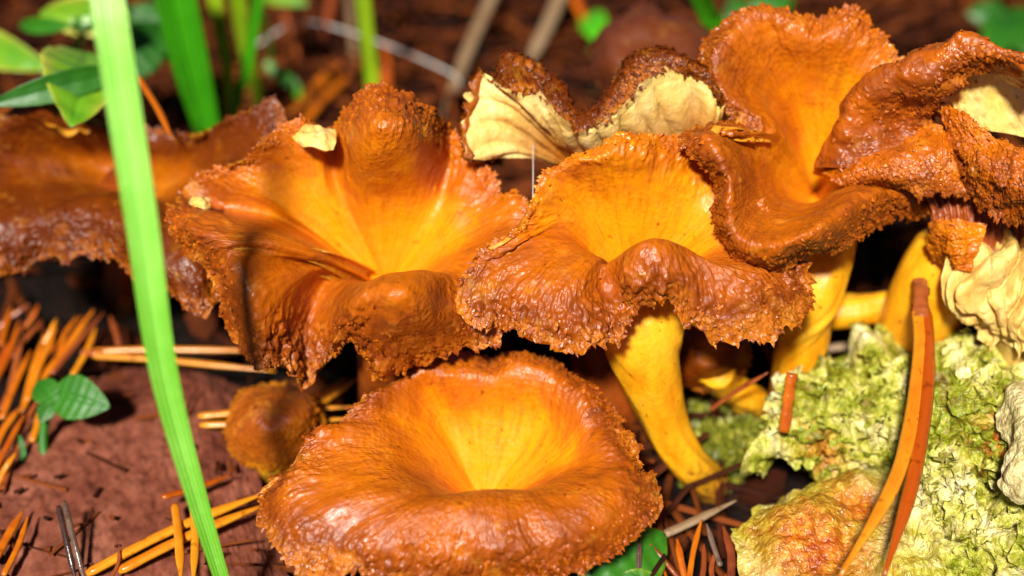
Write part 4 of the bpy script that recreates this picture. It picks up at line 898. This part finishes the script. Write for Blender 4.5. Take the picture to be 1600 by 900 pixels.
stalk(p3, [(930,140,-.1),(925,80,.5),(920,30,1.0)], .05, M_LEAF, 'stem'); leaf(p3, (920,22,1.0), (950,76,1.0), 44, M_GRASS, .2, .5)
p4 = thing('leafy_plant', 'dark green leaves in the shade behind the torn brown mushroom', 'plant', P(1580,150,-.1))
stalk(p4, [(1580,150,-.1),(1575,80,.8),(1570,20,1.6)], .06, M_LEAF, 'stem'); leaf(p4, (1572,25,1.6), (1545,100,1.4), 60, M_LEAF, .2, .05); leaf(p4, (1570,20,1.6), (1625,90,1.4), 60, M_LEAF, .2, .05); leaf(p4, (1570,22,1.6), (1510,20,1.6), 40, M_LEAF, .2, .05)
p5 = thing('leafy_plant', 'dark green leaves behind the ruffled back lobe of the orange mushroom', 'plant', P(1160,120,-.1))
stalk(p5, [(1160,120,-.1),(1165,60,.8),(1170,10,1.6)], .06, M_LEAF, 'stem'); leaf(p5, (1170,10,1.6), (1240,2,1.6), 44, M_LEAF, .2, .25); leaf(p5, (1170,10,1.6), (1130,30,1.4), 44, M_LEAF, .2, .05)
# round two-lobed seedling leaf on the bark
sd = thing('seedling', 'small seedling with round dark green leaf beside the orange needle bundle', 'plant', P(80,745,.2))
stalk(sd, [(78,745,.2),(68,700,.55),(70,660,.9),(78,625,1.25)], .085, M_LEAF, 'stem')
leaf(sd, (84,612,1.35), (172,636,1.35), 72, M_LEAF, .12, .28, edge=.05); leaf(sd, (88,630,1.3), (58,596,1.3), 44, M_LEAF, .15, .22, edge=.05); leaf(sd, (80,628,1.28), (62,660,1.1), 28, M_LEAF, .15, .2, edge=.05)
blade('tiny green shoot beside the seedling stem', [(42,765,.1),(38,730,.4),(34,695,.7),(30,680,.8)], [10,11,9,3], M_LEAF, .2)
p6 = thing('leafy_plant', 'bright green leaf tucked under the front rim of the dimpled mushroom', 'plant', P(960,930,-.1))
stalk(p6, [(960,950,-.1),(958,935,.3),(955,915,.7)], .06, M_LEAF, 'stem'); leaf(p6, (905,925,.8), (1040,835,.8), 120, M_LEAF, .2, .35, edge=.25)
leaf(p6, (960,930,.6), (1035,905,.7), 60, M_LEAF, .2, .4)

# ------------------------------------------------------------------ web threads
def thread(label, pts, w):
    C = np.array([P(*q) for q in pts]); t = np.linspace(0, len(C) - 1, 40); Q = spline_open(C, t)
    o = mesh_obj('web_thread', tube_verts(Q, np.full(40, w), 6), tube_faces(40, 6), M_WEB, None, None, origin=Q[0]); tag(o, label, 'spider thread')
thread('grey spider thread sagging behind the yellow-green blade', [(400,70,.9),(470,35,1.4),(570,58,1.5),(700,112,1.0),(720,140,.6)], .03)
thread('fine vertical spider thread hanging beside the cream gills', [(833,225,5.3),(833,280,5.2),(832,340,5.1)], .009)
